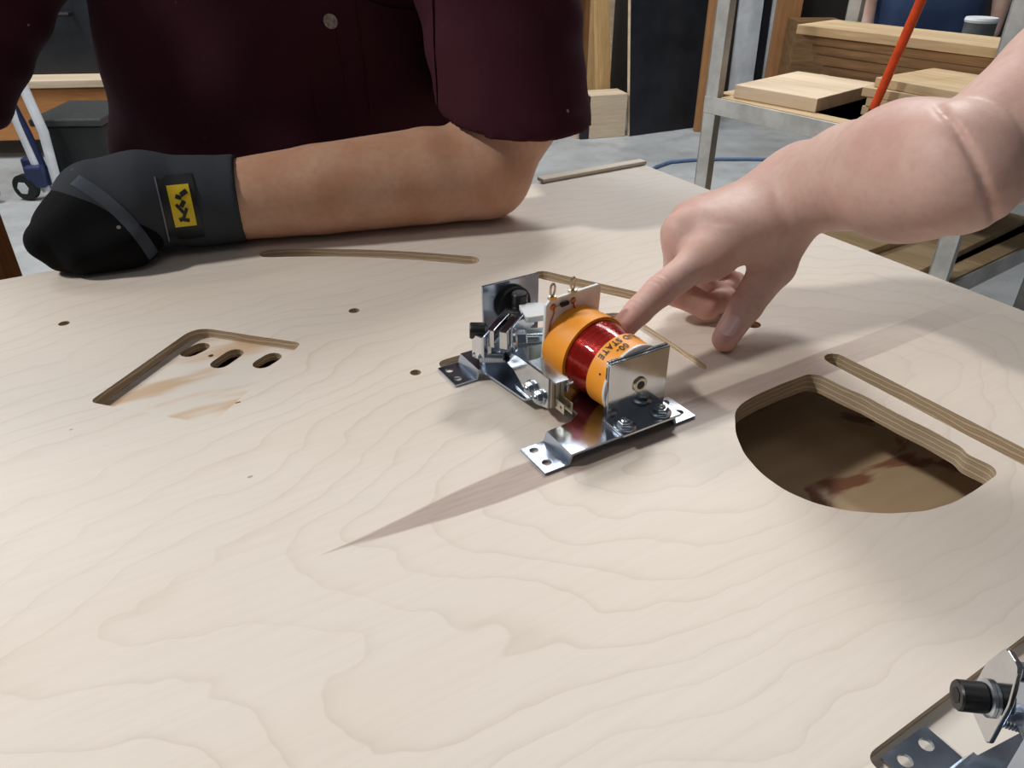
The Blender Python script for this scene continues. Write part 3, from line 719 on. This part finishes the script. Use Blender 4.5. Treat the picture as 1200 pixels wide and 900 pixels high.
U0 = (272, 458, 151); U1 = (335, 477, 192); U2 = (535, 520, 350)
h.cone(U0, U1, 35.5, 45, 0.6); h.cone(U1, U2, 45, 52, 10)
# fold of skin at the crook of the elbow
sl, (X, Y, Z) = h.sub((200, 390, 80), (340, 540, 230), 0)
dx, dy, dz = X - 268, Y - 456, Z - 150; na = np.array((.62, -.25, .52)); na /= np.linalg.norm(na)
sv = dx * na[0] + dy * na[1] + dz * na[2] - 7 * (1 - ((dx * .1 - dy * .4 - dz * .9) / 42) ** 2)
front = np.clip((-.2 * dx - .9 * dy + .4 * dz - 4) / 16, 0, 1)
h.F[sl] += (3.6 * np.exp(-(sv / 2.1) ** 2) * front).astype(np.float32); del X, Y, Z
me = h.mesh('arm', .001, (0, 0, T), 2)
def creases(me, joints):
    co = np.empty(len(me.vertices) * 3, np.float32); me.vertices.foreach_get('co', co); co = co.reshape(-1, 3).astype(float)
    no = np.empty(len(me.vertices) * 3, np.float32); me.vertices.foreach_get('normal', no); no = no.reshape(-1, 3)
    for (c, a, rad, offs, dep, dorsal, *bend) in joints:
        c = np.array(mm(*c)); a = np.array(a, float); a /= np.linalg.norm(a); d = co - c; sv = d @ a; rr = np.linalg.norm(d - sv[:, None] * a, axis=1); sg = 1.25
        if bend: sv = sv - .007 * (1 - ((d @ np.array(bend[0], float)) / .042) ** 2); sg = .9
        w = np.clip((no @ np.array(dorsal, float)) * 2.2, 0, 1) * (rr < rad / 1000)
        for o_ in offs: co -= no * (w * dep / 1000 * np.exp(-((sv * 1000 - o_ - .5 * np.sin(rr * 900)) / sg) ** 2))[:, None]
    me.vertices.foreach_set('co', co.astype(np.float32).ravel()); me.update()
creases(me, [(th[2], np.array(th[3]) - np.array(th[2]), 16, (-4.5, 0, 3.5), 1.0, (-.3, -.55, .75)), (idx[1], np.array(idx[2]) - np.array(idx[1]), 15, (-4, 0, 3.6), .9, (0, -.3, .95)),
             (idx[2], np.array(idx[3]) - np.array(idx[2]), 13, (-1.8, 1.8), .6, (0, -.3, .95))])
flush_attr(me, [(idx[3], 16, .8), (idx[1], 15, .45), (idx[0], 18, .35), (th[3], 16, .6), (th[2], 14, .35), (mid[0], 18, .4), (mid[1], 16, .7), (mid[2], 16, .6), (th[1], 16, .3)])
arm = link_mesh('arm', me, M_SKIN_A, pr); arm.matrix_parent_inverse = Matrix.Translation(-Vector(pr.location))
bv = bvh_of(me); camp = Vector((0, 0, T + CH))
tp = mm(157.5, 500.5, 14); ax_ = (Vector(th[2]) - Vector(th[3])).normalized(); view = (tp - camp).normalized(); sd = view.cross(ax_).normalized()
def nailshape(u, v):
    a, b_ = disc(u, v); return (a * .5 + u * .5, b_ * .75 + v * .25)
nm = mm(159.5, 502.5, 18); nd = Vector((.1, .62, -.78))
o = drape(bv, 'thumb_nail', nailshape, nm, sd * .0064, ax_ * .0092, nd, .0007, M_NAIL, pr, 12, 14); o.matrix_parent_inverse = Matrix.Translation(-Vector(pr.location)); tag(o, 'pale pink thumb nail')
def kid(o, par): o.parent = par; o.matrix_parent_inverse = Matrix.Translation(-Vector(par.location)); return o
s = SDF((380, 240, -920), (840, 640, 560), 7)
s.cone((650, 430, -250), (650, 440, 330), 150, 165, 20, ((-.9, .3, 0), .68)).cone((560, 505, 375), (740, 380, 375), 75, 75, 40)
s.cone((452, 503, 286), (560, 515, 372), 66, 84, 20)
s.cone((650, 435, 420), (650, 435, 470), 70, 55, 10)
kid(link_mesh('t_shirt', s.mesh('t_shirt', .001, (0, 0, T)), M_TEE), pr)
s = SDF((380, 240, -910), (880, 640, -180), 7)
for y in (350, 520): s.cone((650, y, -280), (645, y, -830), 95, 62, 20)
s.cone((650, 380, -260), (650, 490, -260), 120, 120, 30)
kid(link_mesh('trousers', s.mesh('trousers', .001, (0, 0, T)), M_JEAN), pr)
for y in (350, 520):
    s = SDF((480, y - 70, -902), (730, y + 70, -780), 5); s.cone((650, y, -868), (545, y, -874), 42, 30, 20).cone((660, y, -850), (655, y, -800), 48, 50, 20)
    X = s.grid()[2]; s.F = np.maximum(s.F, -898 - X).astype(np.float32)
    kid(link_mesh('shoe', s.mesh('shoe', .001, (0, 0, T)), M_SHOE), pr)
s = SDF((480, 260, 420), (830, 600, 800), 4)
hc, hR = head(s, (640, 440, 640), (-.9, .15, -.4)); s.cone((650, 437, 430), (648, 440, 560), 56, 54, 20)
kid(link_mesh('head', s.mesh('head', .001, (0, 0, T)), M_SKIN_A), pr)
s = SDF((480, 260, 520), (830, 600, 820), 5); s.ell(hc + hR[:, 2] * 40 - hR[:, 1] * 14, (86, 98, 92), 8, hR).ell(hc - hR[:, 1] * 50 - hR[:, 2] * 20, (78, 55, 70), 20, hR).ell(hc + hR[:, 1] * 95 - hR[:, 2] * 30, (90, 70, 95), 8, hR, True)
kid(link_mesh('hair', s.mesh('hair', .001, (0, 0, T)), M_HAIR), pr)

# ---- gloved person leaning over the far edge
pg = empty('person', (-.27, 1.05, 0)); tag(pg, 'person in dusty maroon button shirt leaning a gloved forearm on the plywood', 'person')
s = SDF((-800, 560, -20), (120, 1100, 800), 5)
s.cone((-28, 792, 48), (-85, 778, 48.5), 46, 48, 3).cone((-85, 778, 48.5), (-190, 748, 44), 48, 43.5, 3).cone((-190, 748, 44), (-330, 708, 38), 43.5, 34, 3)
s.cone((-28, 794, 50), (0, 820, 112), 46, 51, 14).cone((0, 822, 110), (-45, 925, 385), 51, 60, 20)
s.cone((-60, 940, 390), (-450, 950, 395), 62, 62, 30).cone((-260, 985, 120), (-255, 950, 420), 110, 110, 30)
s.cone((-450, 950, 395), (-628, 825, 66), 58, 47, 20).cone((-628, 825, 66), (-740, 640, 40), 47, 32, 12)
s.cone((-252, 920, 430), (-248, 880, 540), 60, 56, 30); hc, hR = head(s, (-245, 858, 625), (.25, -.75, -.6), 12)
X, Y, Z = s.grid(); s.F = np.where(Z < 1.0, np.maximum(s.F, 1.0 - Z), s.F).astype(np.float32); del X, Y, Z
me = s.mesh('body', .001, (0, 0, T), 2); flush_attr(me, [((12, 800, 30), 40, .25)])
kid(link_mesh('body', me, M_SKIN_B), pg)
s = SDF((-420, 660, 480), (-80, 1020, 830), 5); s.ell(hc + hR[:, 2] * 40 - hR[:, 1] * 14, (84, 98, 92), 8, hR).ell(hc - hR[:, 1] * 50 - hR[:, 2] * 10, (78, 55, 60), 20, hR).ell(hc + hR[:, 1] * 95 - hR[:, 2] * 30, (90, 70, 95), 8, hR, True)
kid(link_mesh('hair', s.mesh('hair', .001, (0, 0, T)), M_HAIR), pg)
s = SDF((-730, 700, -330), (130, 1240, 520), 5)
def sleeve(s, a, b, ra, rb, k, hn):
    a = np.array(a, float); b = np.array(b, float); d = (b - a) / np.linalg.norm(b - a); m = max(ra, rb)
    sl, (X, Y, Z) = s.sub(np.minimum(a, b) - m, np.maximum(a, b) + m, k + 3 * s.h)
    L = np.linalg.norm(b - a); t = ((X - a[0]) * d[0] + (Y - a[1]) * d[1] + (Z - a[2]) * d[2]); tc = np.clip(t, -80, L)
    q = np.sqrt((X - a[0] - tc * d[0]) ** 2 + (Y - a[1] - tc * d[1]) ** 2 + (Z - a[2] - tc * d[2]) ** 2) - (ra + (rb - ra) * tc / L)
    q += 1.6 * np.sin(t * .11 + X * .03) * np.clip((t - 15) / 60, 0, 1)
    hn = np.array(hn, float); hn /= np.linalg.norm(hn); ht_ = (X - a[0]) * hn[0] + (Y - a[1]) * hn[1] + (Z - a[2]) * hn[2]
    hem = np.where((ht_ > 0) & (ht_ < 20), -1.6, 0); q = np.maximum(q + hem, -ht_)
    s.join(sl, q.astype(np.float32), k)
s.cone((-285, 1075, -270), (-272, 1010, 60), 205, 212, 20, ((.2, -1, 0), .60)).cone((-272, 1010, 60), (-262, 965, 330), 212, 200, 40, ((.2, -1, 0), .62))
s.cone((-90, 935, 400), (-430, 950, 400), 88, 88, 60).cone((-255, 930, 420), (-252, 915, 470), 90, 70, 30)
X, Y, Z = s.grid()
fold = 5.0 * np.sin(X * .045 + Z * .02 + 2 * np.sin(Z * .013)) + 3.5 * np.sin(Z * .05 - X * .028 + Y * .01)
s.F = np.where(s.F < 50, s.F + fold * np.clip((330 - Z) / 300, 0, 1), s.F).astype(np.float32); del X, Y, Z, fold
sleeve(s, (3, 818, 102), (-45, 925, 385), 76, 92, 14, (.06, -.12, 1)); sleeve(s, (-612, 836, 108), (-455, 945, 390), 70, 92, 14, (.45, .2, 1))
me = s.mesh('shirt', .001, (0, 0, T), 1); sh = kid(link_mesh('shirt', me, M_SHIRT), pg); bs = bvh_of(me)
def ray_hit(bv, px, py):
    a = (px - 600) / FOC; b = (450 - py) / FOC; d = Vector((a, CP + b * SP, -SP + b * CP)).normalized(); r = bv.ray_cast(camp, d); return r[0], d
M_BUTTON = plain('horn_button', srgb(150, 136, 128), .35, scale=300, var=.3)
def on_shirt(name, px, py, hw, hh, lift, mat, par, shape=None, nx=12, ny=10, tilt=0.0):
    p, d = ray_hit(bs, px, py)
    if p is None: return None
    r = Vector((1, 0, 0)); u = Vector((0, 0, 1)); r2 = r * math.cos(tilt) + u * math.sin(tilt); u2 = u * math.cos(tilt) - r * math.sin(tilt)
    return kid(drape(bs, name, shape, p, r2 * hw, u2 * hh, Vector((.05, 1, -.15)), lift, mat, None, nx, ny), par)
bt = on_shirt('button', 388, 25, .0066, .0072, .0028, M_BUTTON, pg, disc); tag(bt, 'mottled pale shirt button')
on_shirt('button_placket', 380, 70, .016, .14, .0012, M_SHIRT, pg, None, 6, 30)
pc = on_shirt('chest_pocket', 482, 75, .045, .055, .0030, M_SHIRT, pg, lambda u, v: (u, v + (.22 * (u * u) if v > 0 else 0)), 14, 14)
s = SDF((-520, 930, -905), (-40, 1260, -200), 7)
for x in (-390, -170): s.cone((x, 1080, -280), (x, 1090, -840), 105, 68, 20)
s.cone((-350, 1080, -260), (-210, 1080, -260), 130, 130, 30)
kid(link_mesh('trousers', s.mesh('trousers', .001, (0, 0, T)), M_JEAN), pg)
for x in (-390, -170):
    s = SDF((x - 70, 900, -902), (x + 70, 1180, -780), 5); s.cone((x, 1095, -868), (x, 975, -874), 44, 32, 20).cone((x, 1100, -850), (x, 1095, -800), 50, 52, 20)
    X = s.grid()[2]; s.F = np.maximum(s.F, -898 - X).astype(np.float32)
    kid(link_mesh('shoe', s.mesh('shoe', .001, (0, 0, T)), M_SHOE), pg)
# work glove
M_GLOVE = cloth('glove_grey', srgb(62, 66, 72), .1); M_SUEDE = cloth('glove_black', srgb(17, 17, 19), .6); M_TRIM = cloth('glove_trim', srgb(78, 84, 94)); M_PATCH = plain('patch_black', srgb(16, 18, 20), .5); M_YELLOW = plain('patch_yellow', srgb(226, 196, 28), .5, var=.05); M_THREAD = plain('pale_thread', srgb(120, 124, 128), .8)
gl = SDF((-480, 590, -3), (-235, 800, 120), 2.2)
gl.cone((-268, 726, 42), (-300, 717, 42), 41.5, 41, 4)
X, Y, Z = gl.grid(); dcut = (X + 262) * -.969 + (Y - 727) * -.247      # square cut at the cuff end
gl.F = np.maximum(gl.F, -dcut).astype(np.float32); del X, Y, Z, dcut
gl.cone((-300, 717, 43), (-345, 702, 47), 40, 45, 8).cone((-345, 702, 47), (-378, 690, 46), 45, 43, 8)
def flat_bottom(s):
    Z = s.grid()[2]; s.F = np.maximum(s.F, .8 - Z).astype(np.float32)
flat_bottom(gl); gme = gl.mesh('glove', .001, (0, 0, T), 1); glove = kid(link_mesh('work_glove', gme, M_GLOVE), pg); bg = bvh_of(gme)
fs = SDF((-480, 580, -3), (-290, 780, 120), 2.2)
fs.ell((-380, 686, 42), (41, 43, 40), 6).ell((-362, 676, 26), (42, 42, 27), 14).ell((-398, 668, 32), (34, 38, 32), 12)
for i in range(4):
    K = np.array((-378 - 3 * i, 712 - 18 * i, 64 - 6 * i), float); Mi = K + (-26, -12, -16); Tp = Mi + (8, 2, -24); Tp[2] = max(Tp[2], 16)
    fs.cone(K, Mi, 18.5, 17, 3).cone(Mi, Tp, 17, 15, 3)
fs.cone((-345, 660, 20), (-382, 642, 17), 18, 16, 12)
flat_bottom(fs); fme = fs.mesh('glove_fingers', .001, (0, 0, T), 1); gf = kid(link_mesh('glove_fingers', fme, M_SUEDE), pg); tag(gf, 'black suede fingers of the glove')
def on_glove(name, px, py, hw, hh, lift, mat, par, shape=None, nx=10, ny=10, tilt=0.0, bv=None):
    p, d = ray_hit(bv or bg, px, py)
    if p is None: print('miss', name); return None
    r = Vector((1, 0, 0)); u = Vector((0, -SP, CP)) * 0 + Vector((0, .25, .97)); r2 = r * math.cos(tilt) + u * math.sin(tilt); u2 = u * math.cos(tilt) - r * math.sin(tilt)
    return kid(drape(bv or bg, name, shape, p, r2 * hw, u2 * hh, d, lift, mat, None, nx, ny), par)
tl = .10
class Both:
    def __init__(s, *b): s.b = b
    def ray_cast(s, o, d):
        r = [x.ray_cast(o, d) for x in s.b]; r = [x for x in r if x[0] is not None]; return min(r, key=lambda x: x[3]) if r else (None, None, None, None)
bgf = Both(bg, bvh_of(fme))
bdg = on_glove('wrist_patch', 211, 243, .0170, .0290, .0012, M_PATCH, pg, lambda u, v: (u, v * (1 - .12 * (u < -.5))), 10, 12, tl); tag(bdg, 'black wrist patch with yellow emblem')
on_glove('patch_emblem', 213, 241, .0100, .0185, .0020, M_YELLOW, bdg, None, 10, 12, tl)
for (ex, ey, w_, h_, t_) in ((215, 226, .0035, .0022, .5), (209, 231, .0028, .002, -.4), (214, 239, .0032, .002, .9), (212, 246, .0015, .006, .6), (217, 250, .0014, .005, -.5), (214, 257, .003, .0018, .2), (219, 258, .0026, .0016, -.2)):
    on_glove('emblem_stroke', ex, ey, w_, h_, .0026, M_PATCH, bdg, None, 2, 2, tl + t_)
on_glove('trim_band', 143, 252, .0060, .047, .0012, M_TRIM, pg, lambda u, v: (u - v * v * 1.3, v), 4, 24, .72, bgf)
on_glove('cuff_seam', 190, 246, .0007, .029, .0016, M_THREAD, pg, None, 2, 16, tl)
# ------------------------------------------------------------------ workshop behind
M_PLY = wood('ply_sheet', srgb(206, 184, 148), srgb(176, 146, 106), freq=7); M_PLYD = wood('old_ply', srgb(150, 116, 78), srgb(104, 76, 50), freq=7)
M_PALE = wood('pale_board', srgb(226, 208, 182), srgb(200, 176, 146), freq=6); M_RED = wood('reddish_timber', srgb(188, 138, 92), srgb(152, 106, 68), freq=6, axis=2)
M_STUD = wood('stud', srgb(214, 180, 128), srgb(180, 142, 94), freq=6, axis=2)
M_GALV = plain('painted_angle_iron', srgb(198, 196, 190), .45, metal=.1, scale=12, var=.15)
M_BLK = plain('black_laminate', srgb(20, 22, 26), .42, scale=5, col2=srgb(36, 38, 44)); M_WHITE = plain('white_sheet', srgb(220, 224, 228), .5, scale=6)
FZ = -T      # floor, measured from the panel top
def wbox(name, lo, hi, mat, parent=None, loc=(0, 0, 0), rz=0.0, bev=.002, rx=0.0):
    o = MB().box(lo, hi).build(name, mat, parent, bev, 0)
    if parent is None: o.location = loc; o.rotation_euler = (rx, 0, rz)
    return o
# metal rack with two shelves
SHZ = T - .168
LP = Vector((.578, 2.278, 0)); NP = Vector((1.019, 1.685, 0)); e1 = (NP - LP).normalized(); RL = (NP - LP).length; e2 = Vector((-e1.y, e1.x, 0)); RW = .62
rz = math.atan2(e1.y, e1.x)
rk = empty('storage_rack', LP, rz); tag(rk, 'grey angle-iron storage rack stacked with plywood offcuts', 'rack')
LOWZ = aty(1112, 330, 1.685).z
for x in (0, RL):
    for y in (0, RW): MB().box((x - .022, y - .022, 0), (x + .022, y - .017, 1.75)).box((x - .022, y - .022, 0), (x - .017, y + .022, 1.75)).box((x - .017, y - .017, .002), (x + .016, y + .012, 1.748)).build('post', M_GALV, rk, .001, 0)
for z, nm in ((SHZ, 'upper'), (LOWZ, 'lower')):
    for y in (-.024, RW + .018): MB().box((-.02, y, z - .045), (RL + .02, y + .006, z)).build('rail', M_GALV, rk, .001, 0)
    for x in (-.024, RL + .018): MB().box((x, -.02, z - .045), (x + .006, RW + .02, z)).build('rail', M_GALV, rk, .001, 0)
    MB().box((.03, -.016, z - .012), (RL - .03, RW + .016, z + .002)).box((-.015, .03, z - .012), (RL + .015, RW - .03, z + .002)).build('shelf_board', M_PLY, rk, .001, 0)
def to_rack(p): d = Vector((p.x, p.y, 0)) - LP; return d.dot(e1), d.dot(e2)
def sheet(name, label, cx, cy, z0, lx, ly, th, mat, group=None, yaw=0.0):
    c = LP + e1 * cx + e2 * cy; o = MB().box((-lx / 2, -ly / 2, 0), (lx / 2, ly / 2, th)).build(name, mat, None, .0015, 0)
    o.location = (c.x, c.y, z0); o.rotation_euler = (0, 0, rz + yaw); tag(o, label, 'board', group); return o
z = SHZ + .0025
sheet('plywood_offcut', 'thick pale plywood offcut on the upper rack shelf beside the corner post',   .165, .178, z, .25, .32, .034, M_PALE, yaw=.08)
for i in range(4):
    sheet('board_offcut', ('lowest of four short tan boards stacked behind the orange pole', 'second lowest of four short tan boards behind the orange pole', 'second highest of four short tan boards behind the orange pole', 'top one of four short tan boards behind the orange pole')[i],
          .515 + .012 * (i % 2) , .222 + .004 * i, z + i * .0225, .25 + .02 * (i % 3), .25, .022, M_PLY, 'short boards behind the orange pole', .06 * (i % 3 - 1))
names = ['bottom', 'second', 'third', 'fourth', 'fifth', 'top']
for i in range(6):
    sheet('plywood_sheet', '%s brown plywood sheet of the tall stack at the back of the rack' % names[i], .40 + .01 * (i % 2) - .012 * i, .483 - .003 * (i % 3), z + i * .0255, .62 + .03 * i, .19 + .008 * (i % 2), .025, M_PLYD if i < 5 else M_PLY, 'tall stack of plywood on the rack', .02 * (i % 3 - 1))
for i, (cx, cy, lx, ly, th_) in enumerate(((.37, .255, .64, .63, .018), (.34, .23, .50, .54, .018))):
    sheet('plywood_offcut', ('wide plywood sheet on the lower rack shelf', 'narrower plywood sheet lying on top of the wide one on the lower shelf')[i], cx, cy, LOWZ + .0025 + i * .0182, lx, ly, th_, M_PLY, None, .03 - .08 * i)
# blue hose on the floor
hp = [at(x, y, FZ + .009) for x, y in ((757, 205), (768, 196), (785, 190), (812, 187.5), (845, 186.5), (880, 186.5), (915, 187), (960, 186))]
hs = []
for i in range(len(hp) - 1):
    for k in range(5): hs.append(hp[i].lerp(hp[i + 1], k / 5))
o = MB().tube(hs + [hp[-1]], .0095, 10).build('air_hose', plain('blue_hose', srgb(96, 120, 156), .4)); tag(o, 'thin blue air hose curving across the concrete floor', 'hose')
# black panel, pale board beside it and studs against the wall
bl = at(738, 160, FZ); br = at(826, 148, FZ); wv = (br - bl); wl = wv.length; ya = math.atan2(wv.y, wv.x)
bp_ = empty('black_panel', (bl.x, bl.y, 0), ya); tag(bp_, 'tall black laminated panel leaning against timber at the wall', 'panel'); lean = Matrix.Rotation(math.radians(-7), 4, 'X')
MB().box((0, 0, .003), (wl, .004, 1.7), lean).build('black_face', M_BLK, bp_, 0, 0)
MB().box((0, .0042, .003), (wl, .03, 1.7), lean).build('core_board', M_PALE, bp_, 0, 0)
q = at(739, 160, FZ); o = wbox('pale_board', (-.105, .20, .03), (-.012, .23, 1.75), M_STUD, None, (q.x, q.y, 0), ya, .002, math.radians(-8)); tag(o, 'narrow pale board leaning at the edge of the black panel', 'board')
q = at(690, 163, FZ); bk = empty('wood_block', (q.x, q.y, 0), ya * .6); tag(bk, 'squat pale wooden box with a black strip standing on the floor', 'box')
MB().box((0, 0, 0), (.235, .16, .25)).build('body', M_PALE, bk, .003, 0); MB().box((-.075, .02, .0), (-.055, .15, .25)).build('white_side', M_PALE, bk, .002, 0); MB().box((-.055, .0, 0), (-.001, .16, .245)).build('black_strip', M_BLK, bk, .002, 0)
for i, (x0, x1, mt, yy, lb) in enumerate(((651, 664, M_RED, 5.45, 'reddish upright plank against the wall, next to the maroon sleeve'), (665, 676, M_STUD, 5.42, 'slim tan upright plank between two wider planks at the wall'), (677, 690, M_RED, 5.5, 'wide reddish upright plank behind the squat wooden box'),
                                          (689, 707, M_STUD, 5.3, 'broad pale stud standing behind the squat wooden box'), (707, 716, M_PALE, 5.25, 'slim pale stud beside the black panel'))):
    a, b_ = aty(x0, 80, yy), aty(x1, 80, yy); o = wbox('timber_plank', (0, 0, 0), (b_.x - a.x, .05, 2.2), mt, None, (a.x, yy, .002)); tag(o, lb, 'plank', 'planks standing at the back wall')
a, b_ = aty(825, 60, 4.9), aty(833, 60, 4.9); o = wbox('brown_plank', (0, 0, 0), (b_.x - a.x + .03, .04, 2.0), M_RED, None, (a.x, 4.9, .002)); tag(o, 'brown plank standing between black panel and rack post', 'plank')
# foam sheets leaning against the back wall
for (x0, x1, mt, yy, lb) in ((857, 884, M_WHITE, 5.46, 'wide white foam sheet standing at the back wall beyond the rack'), (885, 893, M_BLK, 5.47, 'thin black sheet between two white sheets at the wall'), (894, 902, M_WHITE, 5.48, 'narrow white sheet standing at the back wall beside the dark cabinet')):
    a, b_ = aty(x0, 90, yy), aty(x1, 90, yy); o = wbox('foam_sheet', (0, 0, 0), (b_.x - a.x, .03, 1.6), mt, None, (a.x, yy, .004), 0, .001, math.radians(-4)); tag(o, lb, 'sheet')
o = wbox('dark_cabinet', (0, 0, 0), (2.6, .35, 2.0), plain('cabinet_dark', srgb(40, 34, 30), .7, scale=3), None, (aty(912, 20, 5.35).x + .12, 5.35, .002)); tag(o, 'dark storage cabinet against the back wall', 'cabinet')
a = aty(905, 60, 5.2); o = wbox('timber_crate', (0, 0, 0), (.14, .08, 1.1), M_RED, None, (a.x, 5.2, .002)); tag(o, 'reddish timber upright in front of the dark cabinet', 'plank')
a = aty(922, 60, 5.0); o = wbox('carton', (0, 0, 0), (.28, .2, .62), M_PLYD, None, (a.x + .02, 4.95, .002)); tag(o, 'brown carton standing before the dark cabinet', 'carton')
# orange pole leaning on the shelf
pb = at(1017, 143, -.168); pb.z = SHZ + .0035; pt_ = aty(1084, -10, pb.y - .04); dr = (pt_ - pb)
op = empty('orange_pole', pb); tag(op, 'orange pole leaning on the upper shelf of the rack', 'pole')
MB().lathe(dr * .10, dr * 2.2, [(0, .0105), (.5, .0115), (1, .0115)], 16).build('shaft', plain('orange_paint', srgb(226, 78, 28), .35), op)
MB().lathe((0, 0, 0), dr * .10, [(0, .006), (.15, .010), (1, .0105)], 16).build('tip', plain('dark_red_tip', srgb(96, 34, 40), .5), op)
# bystander in jeans far behind the rack
bx = aty(1086, 8, 3.3); by = empty('person', (bx.x, 3.3, 0)); tag(by, 'bystander in blue jeans standing beyond the rack', 'person')
s = SDF((-260, -220, -10), (260, 220, 960), 10)
for x in (-105, 105): s.cone((x, 0, 860), (x * 1.1, 0, 60), 110, 70, 10)
s.cone((-60, 0, 870), (60, 0, 870), 130, 130, 30); link_mesh('jeans', s.mesh('jeans'), cloth('blue_denim', srgb(66, 84, 120)), by)
s = SDF((-330, -240, 860), (330, 240, 1640), 10); s.cone((0, 0, 940), (0, 0, 1330), 150, 165, 20, ((0, 1, 0), .7)).cone((-170, 0, 1380), (170, 0, 1380), 70, 70, 30)
for x in (-1, 1): s.cone((x * 210, 0, 1370), (x * 245, -20, 1130), 68, 56, 20)
link_mesh('shirt', s.mesh('shirt'), M_TEE, by)
s = SDF((-340, -260, 700), (340, 240, 1800), 8)
for x in (-1, 1): s.cone((x * 240, -10, 1180), (x * 255, -50, 900), 44, 32, 10).cone((x * 255, -50, 900), (x * 245, -80, 780), 34, 20, 10)
s.cone((0, 0, 1380), (0, -10, 1540), 58, 54, 10); head(s, (0, -20, 1620), (0, -1, -.1)); link_mesh('body', s.mesh('body'), M_SKIN_A, by)
for x in (-115, 115): MB().box((x / 1000 - .05, -.19, .003), (x / 1000 + .05, .09, .09)).build('shoe', M_SHOE, by, .02, 60)
# grey bucket with a white rim beside the bystander
bkx = aty(1152, 18, 2.75); bu = empty('waste_bin', (bkx.x, 2.75, 0)); tag(bu, 'tall grey bin with white rim beyond the rack', 'bin')
MB().lathe((0, 0, .003), (0, 0, bkx.z - .02), [(0, .042), (1, .048)], 28).build('body', plain('grey_plastic', srgb(92, 94, 96), .5), bu); MB().lathe((0, 0, bkx.z - .02), (0, 0, bkx.z - .006), [(0, .049), (.5, .051), (1, .048)], 28).build('rim', M_WHITE, bu)
# far bench with black case, tote and hand truck at the other side
bz = aty(85, 92, 4.35).z; xb = aty(140, 92, 4.35).x
fb = empty('timber_bench', (xb, 4.35, 0), .10); tag(fb, 'long reddish timber bench beyond the gloved person', 'bench')
MB().box((-1.6, -.02, bz - .04), (.5, .8, bz)).build('bench_top', M_PALE, fb, .004, 0); MB().box((-1.58, 0, bz - .31), (.48, .045, bz - .045)).build('apron', wood('bench_apron', srgb(200, 142, 88), srgb(172, 112, 64), freq=4), fb, .004, 0)
for x in (-1.5, .38): MB().box((x, .05, 0), (x + .09, .14, bz - .04)).build('leg', M_RED, fb, .004, 0)
kc = empty('tool_case', (xb - .33, 4.48, bz + .001), .1); tag(kc, 'black tool case on top of the timber bench', 'case')
MB().box((-.45, 0, 0), (.42, .4, .42)).build('body', M_BLK, kc, .01, 0); MB().tube([(-.1, -.01, .3), (-.1, -.05, .3), (.1, -.05, .3), (.1, -.01, .3)], .012).build('handle', M_RUBBER, kc)
a, b_ = at(66, 220, FZ), at(136, 220, FZ); tt = empty('storage_tote', ((a.x + b_.x) / 2, a.y, 0), .05); tag(tt, 'black plastic tote on the floor beside the hand truck', 'tote'); w_ = (b_ - a).length
M_TOTE = plain('tote_plastic', srgb(34, 36, 36), .55)
m = MB(); m.box((-w_ / 2, 0, .003), (w_ / 2, .4, .30)); m.build('body', M_TOTE, tt, .01, 0); MB().box((-w_ / 2 - .02, -.02, .30), (w_ / 2 + .02, .42, .335)).build('lid', plain('tote_lid', srgb(60, 62, 62), .5), tt, .008, 0)
ht = at(36, 234, FZ); hk = empty('hand_truck', (ht.x, ht.y, 0), .15); tag(hk, 'white and navy hand truck with small wheels', 'hand truck')
M_NAVY = plain('navy_plastic', srgb(34, 44, 84), .4)
for (dx, dy) in ((0, 0), (-.07, .16)):
    wo = MB().lathe((dx - .02, dy, .062), (dx + .02, dy, .062), [(0, .046), (.1, .06), (.9, .06), (1, .046)], 28).build('wheel', M_RUBBER, hk)
    wo.rotation_euler = (0, 0, 0); MB().lathe((dx - .024, dy, .062), (dx + .024, dy, .062), [(0, .03), (1, .03)], 6).build('hub', M_WHITE, wo)
    wo.rotation_euler = (0, 0, math.radians(70))
    MB().box((dx + .02, dy - .03, .06), (dx + .10, dy + .03, .16)).build('caster_fork', M_NAVY, hk, .01, 0)
for (x0, x1) in ((.02, .0), (.11, .05)):
    MB().tube([(x1 + .08, .02, .03), (x0 + .02, .05, .30), (x0 - .06, .1, .75)], .022, 10).build('frame_tube', M_WHITE, hk)
MB().tube([(.10, .03, .06), (.06, .05, .30), (-.02, .1, .6)], .018, 8).build('brace', M_NAVY, hk)
# upright timber post beside the panel's edge
q = aty(16, 322, .70); o = wbox('timber_post', (-.06, 0, 0), (0, .05, T + .03), wood('post_wood', srgb(176, 116, 66), srgb(140, 86, 46), freq=8, axis=2), None, (q.x - .025, .70, .002)); tag(o, 'upright reddish timber post beside the gloved hand', 'post')
